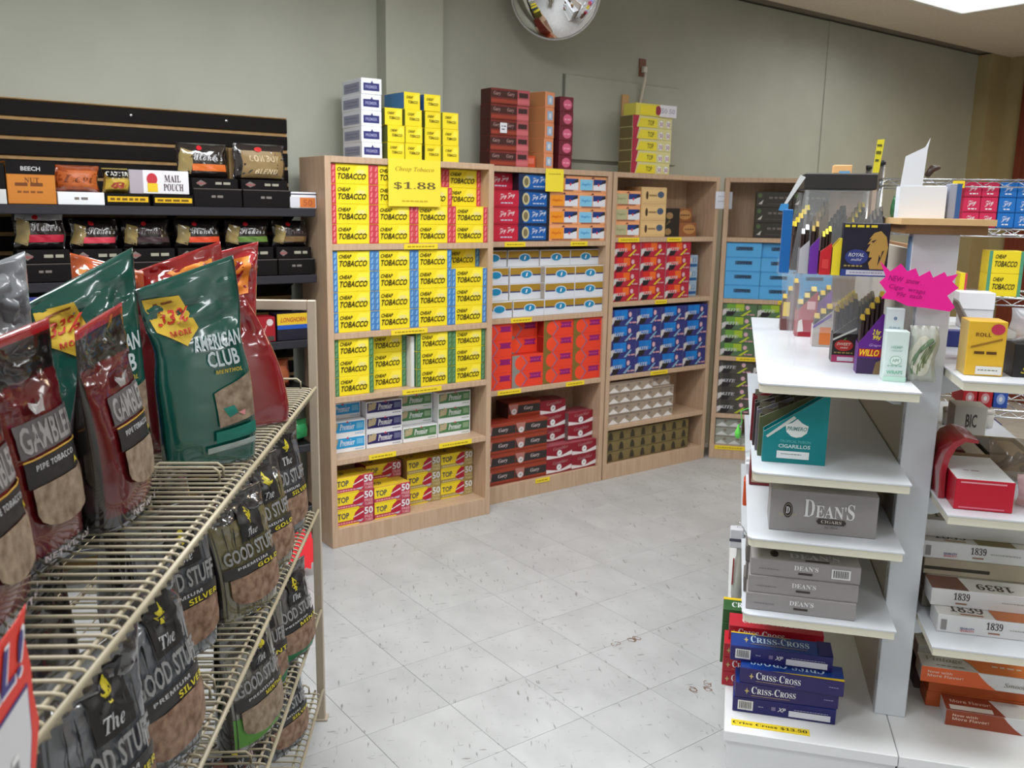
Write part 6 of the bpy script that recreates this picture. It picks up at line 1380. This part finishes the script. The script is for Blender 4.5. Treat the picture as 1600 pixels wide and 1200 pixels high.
carton('cigar_carton', .28, .088, .048, ink(190, 90, 44), 'rust orange carton under the orange one, base deck right', .585, .30, .1506, None)
carton('cigar_carton', .28, .088, .048, ink(190, 90, 44), 'rust orange carton second up, base deck right', .588, .30, .1992, None)
carton('cigar_carton', .30, .088, .048, WC, 'white and orange carton lettered Now with More Flavor', .555, .262, .2478, smooth(ink(222, 100, 50), 1), tprints=smootht(ink(230, 120, 40)), topm=WCT, yaw=-.02)
carton('cigar_carton', .30, .088, .048, WC, 'white and plum carton behind the orange one, base deck right', .57, .40, .2478, None, tprints=smootht(ink(110, 54, 70)), topm=WCT)
carton('cigar_carton', .30, .088, .097, ink(80, 60, 60), 'dark carton supporting the plum one, base deck right', .57, .40, .1506, None)
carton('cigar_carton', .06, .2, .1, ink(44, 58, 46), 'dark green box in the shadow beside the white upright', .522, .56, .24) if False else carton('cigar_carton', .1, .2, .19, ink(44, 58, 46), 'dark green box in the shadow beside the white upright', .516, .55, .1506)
# --- small goods hanging at the aisle side of the gondola
def clipstrip():
    a_ = .62; r0, zb = gp(1160, 790, a_); _, zm = gp(1160, 744, a_); _, zt = gp(1160, 724, a_)
    t = thing('clip_strip', 'hanging strip of small packs at the aisle side of the gondola', 'clip strip', G(r0 + .022, a_, 0), ga)
    b = MB(); b.box(-.0015, .0, 0, .02, zb - .01, .880, ink(214, 216, 220)); obj('strip', b, t)
    for z, h, c_ in ((zm + .003, zt - zm, ink(226, 228, 232)), (zb, zm - zb - .014, ink(214, 84, 40))):
        b = MB(); b.box(-.022, -.002, -.002, .05, z, z + h, c_, .003); b.prism([(-.022, z + h), (-.002, z + h), (-.007, z + h + .010), (-.017, z + h + .010)], .01, .04, 'y', c_); obj('pack', b, t)
clipstrip()
def sidepack(px, py, a, w, d, h, col, label, prints=None, z=None):
    r_, z_ = gp(px, py, a); return None
for (r_, a_, z_, w, d, h, c_, lb) in ((-.016, .50, .6605, .06, .09, .07, ink(206, 208, 214), 'silvery white box poking out over the aisle, upper of two'), (.0, .60, .5106, .05, .07, .148, ink(200, 200, 204), 'pale tall box poking out over the aisle, fourth shelf'),):
    pass
for (px0, px1, pyT, pyB, a_, c_, lb) in ((1139, 1163, 828, 856, .60, ink(206, 208, 214), 'small silvery box hung at the aisle side of gondola'), (1141, 1165, 858, 938, .60, ink(196, 194, 190), 'clear bottle-shaped pack hung at the aisle side of gondola')):
    x0, zb = gp(px0, pyB, a_); x1, zt = gp(px1, pyT, a_)
    t = thing('hanging_pack', lb, 'pack', G(x0, a_, zb), ga)
    w, h = x1 - x0, zt - zb
    b = MB()
    if h < .1: b.box(0, w, 0, .04, 0, h, c_, .004); b.box(0, w * .99, -.0008, 0, h * .35, h * .5, ink(70, 74, 90))
    else: b.lathe([(.0001, 0), (w * .42, 0), (w * .5, .02), (w * .5, h * .62), (w * .25, h * .82), (w * .25, h), (.0001, h)], mat('pale_bottle', 196, 196, 190, .15, alpha=.75), 14, Matrix.Translation((w * .5, w * .5, 0))); b.box(0, w * .12, .0, .004, h * .3, h * .8, ink(150, 40, 50))
    obj('pack_body', b, t)
    b = MB(); b.tube([(w * .5, .02, h - .004), (w * .6, .02, h + .02), (.032 - x0 + .02, .02, .507 - zb if h < .1 else .507 - zb)], .0015, CHROME, 5); obj('hook', b, t)
q = onz(1157, 676, .7); 
b = MB(); r_, z_ = gp(1160, 655, .9); b.tube([(.03, 0, .9), (.0, 0, .885), (r_ - .0, 0, z_ - .01), (r_ - .012, 0, z_ - .03)], .002, mat('lime_cord', 90, 210, 80, .5), 6); b.lathe([(.0001, -.075), (.010, -.068), (.012, -.05), (.004, -.03), (.002, -.02)], mat('lime_tassel', 110, 220, 90, .5), 10, Matrix.Translation((r_ - .012, 0, z_)))
o = obj('lime_tassel', b, None, GO + AV * .9, ga); tag(o, 'lime green tassel dangling at the aisle side of the gondola', 'tassel')

# ------------------------------------------------------------------ chrome wire shelving behind the gondola
WA = 1.68
cr = thing('wire_shelving', 'chrome wire shelving unit behind the gondola on the right', 'shelving', G(.50, WA, 0), ga)
WL, WD = 1.2, .42
for x_ in (.012, WL):
    for y_ in (.012, WD):
        b = MB(); b.tube([(x_, y_, 0), (x_, y_, 1.80)], .0125, CHROME, 10); b.tube([(x_, y_, 1.80), (x_, y_, 1.815)], .014, BLACKMETAL, 10); obj('post', b, cr)
WS = [1.745, 1.548, 1.27, .80, .35]
for zz in WS:
    s_ = thing('wire_shelf', None, None, (0, 0, zz)); s_.parent = cr
    for y_ in (.0, WD):
        for dz in (-.003, -.032): tubepart('rail', [(0, y_, dz), (WL, y_, dz)], .0032, s_, CHROME)
        pts = []; n = 30
        for k in range(n + 1): pts.append((WL * k / n, y_, -.005 if k % 2 else -.030))
        tubepart('truss_wire', pts, .0022, s_, CHROME, 5)
    wb_ = MB(); wb_.tube([(0, 0, 0), (0, WD, 0)], .0018, CHROME, 4); wbm = wb_.mesh('wire'); x_ = .03
    while x_ < WL: obj('wire', wbm, s_, (x_, 0, 0)); x_ += .05
def wsbox(px0, px1, z, h, col, label, prints=None, sb=.02, rows=1, group=None, d=.2, zoff=0):
    a_ = WA + sb; x0, _ = gp(px0, 400, a_); x1, _ = gp(px1, 400, a_)
    k = BoxKind('tube_carton', x1 - x0 - .002, d, h, col)
    if prints: prints(k.F(), k.w, k.h)
    for r_ in range(rows): k.place(G(x0, a_, z + .0025 + r_ * (h + .0008) + zoff), ga, label + (', ' + ['lowest', 'second up', 'topmost'][r_] if rows > 1 else ''), group)
def zz_(c2): return lambda p, w, h: (p.text('Zig', w * .25, h * .36, h * .4, WH, 'script', w * .5, slope=.2), p.rect(0, h * .02, w, h * .08, c2), p.words(w * .3, w * .8, h * .2, h * .08, WH, 3))
for k, (a_, c_) in enumerate(((1496, 'red'), (1523, 'red'), (1551, 'blue'), (1578, 'blue'))):
    cc = ink(206, 40, 84) if c_ == 'red' else ink(24, 110, 190)
    wsbox(a_, a_ + 27, WS[1], .060, cc, '%s script carton, %s column on the chrome shelf' % (c_, ['first', 'second', 'third', 'fourth'][k]), zz_(ink(150, 20, 50) if c_ == 'red' else ink(14, 80, 150)), rows=3 if k else 3, group='red and blue cartons on the chrome shelving')
def chp(end):
    def f(p, w, h):
        p.rect(0, 0, w * .1, h, end); p.rect(w * .9, 0, w, h, end); p.text('CHEAP', w * .18, h * .66, h * .18, INKD, 'bi', w * .3); p.text('TOBACCO', w * .18, h * .3, h * .26, INKD, 'bi', w * .64)
    return f
wsbox(1504, 1516, WS[2], .09, YB, 'yellow and red carton end at the left of the third chrome shelf', lambda p, w, h: p.rect(w * .7, 0, w, h, ink(206, 70, 84)), zoff=.0)
wsbox(1546, 1602, WS[2], .0925, YB, 'yellow green-ended tobacco carton on the third chrome shelf', chp(ink(80, 150, 120)), rows=2, group='yellow cartons on the chrome shelving', d=.12)
for k, (a_, c_) in enumerate(((1530, 'red'), (1555, 'red'), (1580, 'blue'))):
    wsbox(a_, a_ + 24, WS[3], .075, ink(190, 30, 40) if c_ == 'red' else ink(40, 80, 170), '%s floral carton, %s along the low chrome shelf' % (c_, ['first', 'second', 'third'][k]), lambda p, w, h: (p.ell(w * .5, h * .5, w * .3, h * .3, ink(214, 150, 156) if c_ == 'red' else ink(150, 170, 220)), p.ell(w * .5, h * .5, w * .12, h * .14, WH)), rows=2, group='floral cartons on the low chrome shelf')
wsbox(1540, 1600, WS[4], .16, ink(44, 40, 120), 'dark blue carton on the lowest chrome shelf', None, zoff=.22) if False else wsbox(1540, 1600, WS[4], .38, ink(44, 40, 120), 'tall dark blue carton on the lowest chrome shelf')
wsbox(1474, 1537, WS[4], .40, ink(116, 84, 60), 'tall brown carton on the lowest chrome shelf')
b = MB(); r_, _ = gp(1497, 300, WA); b.box(0, .045, -.002, 0, 0, .028, YEL); o = obj('price_tag', b, None, G(gp(1487, 300, WA - .004)[0], WA - .006, 1.708), ga); p = Print(lambda u, v, q: (u, -.002 - q, v)); p.words(.006, .04, .012, .005, YELTXT, 3); obj('lettering', p.b.mesh('lettering'), o); tag(o, 'small yellow price tag clipped to the top chrome shelf', 'tag')
b = MB(); b.tube([(0, 0, 0), (.02, .01, .03), (.05, .02, .035)], [.012, .016, .008], mat('dark_figure', 60, 44, 36, .4), 8); o = obj('dark_pipe', b, None, G(.50 + .20, WA + .08, 1.7585), ga); tag(o, 'small dark object lying on the top chrome shelf', 'pipe')
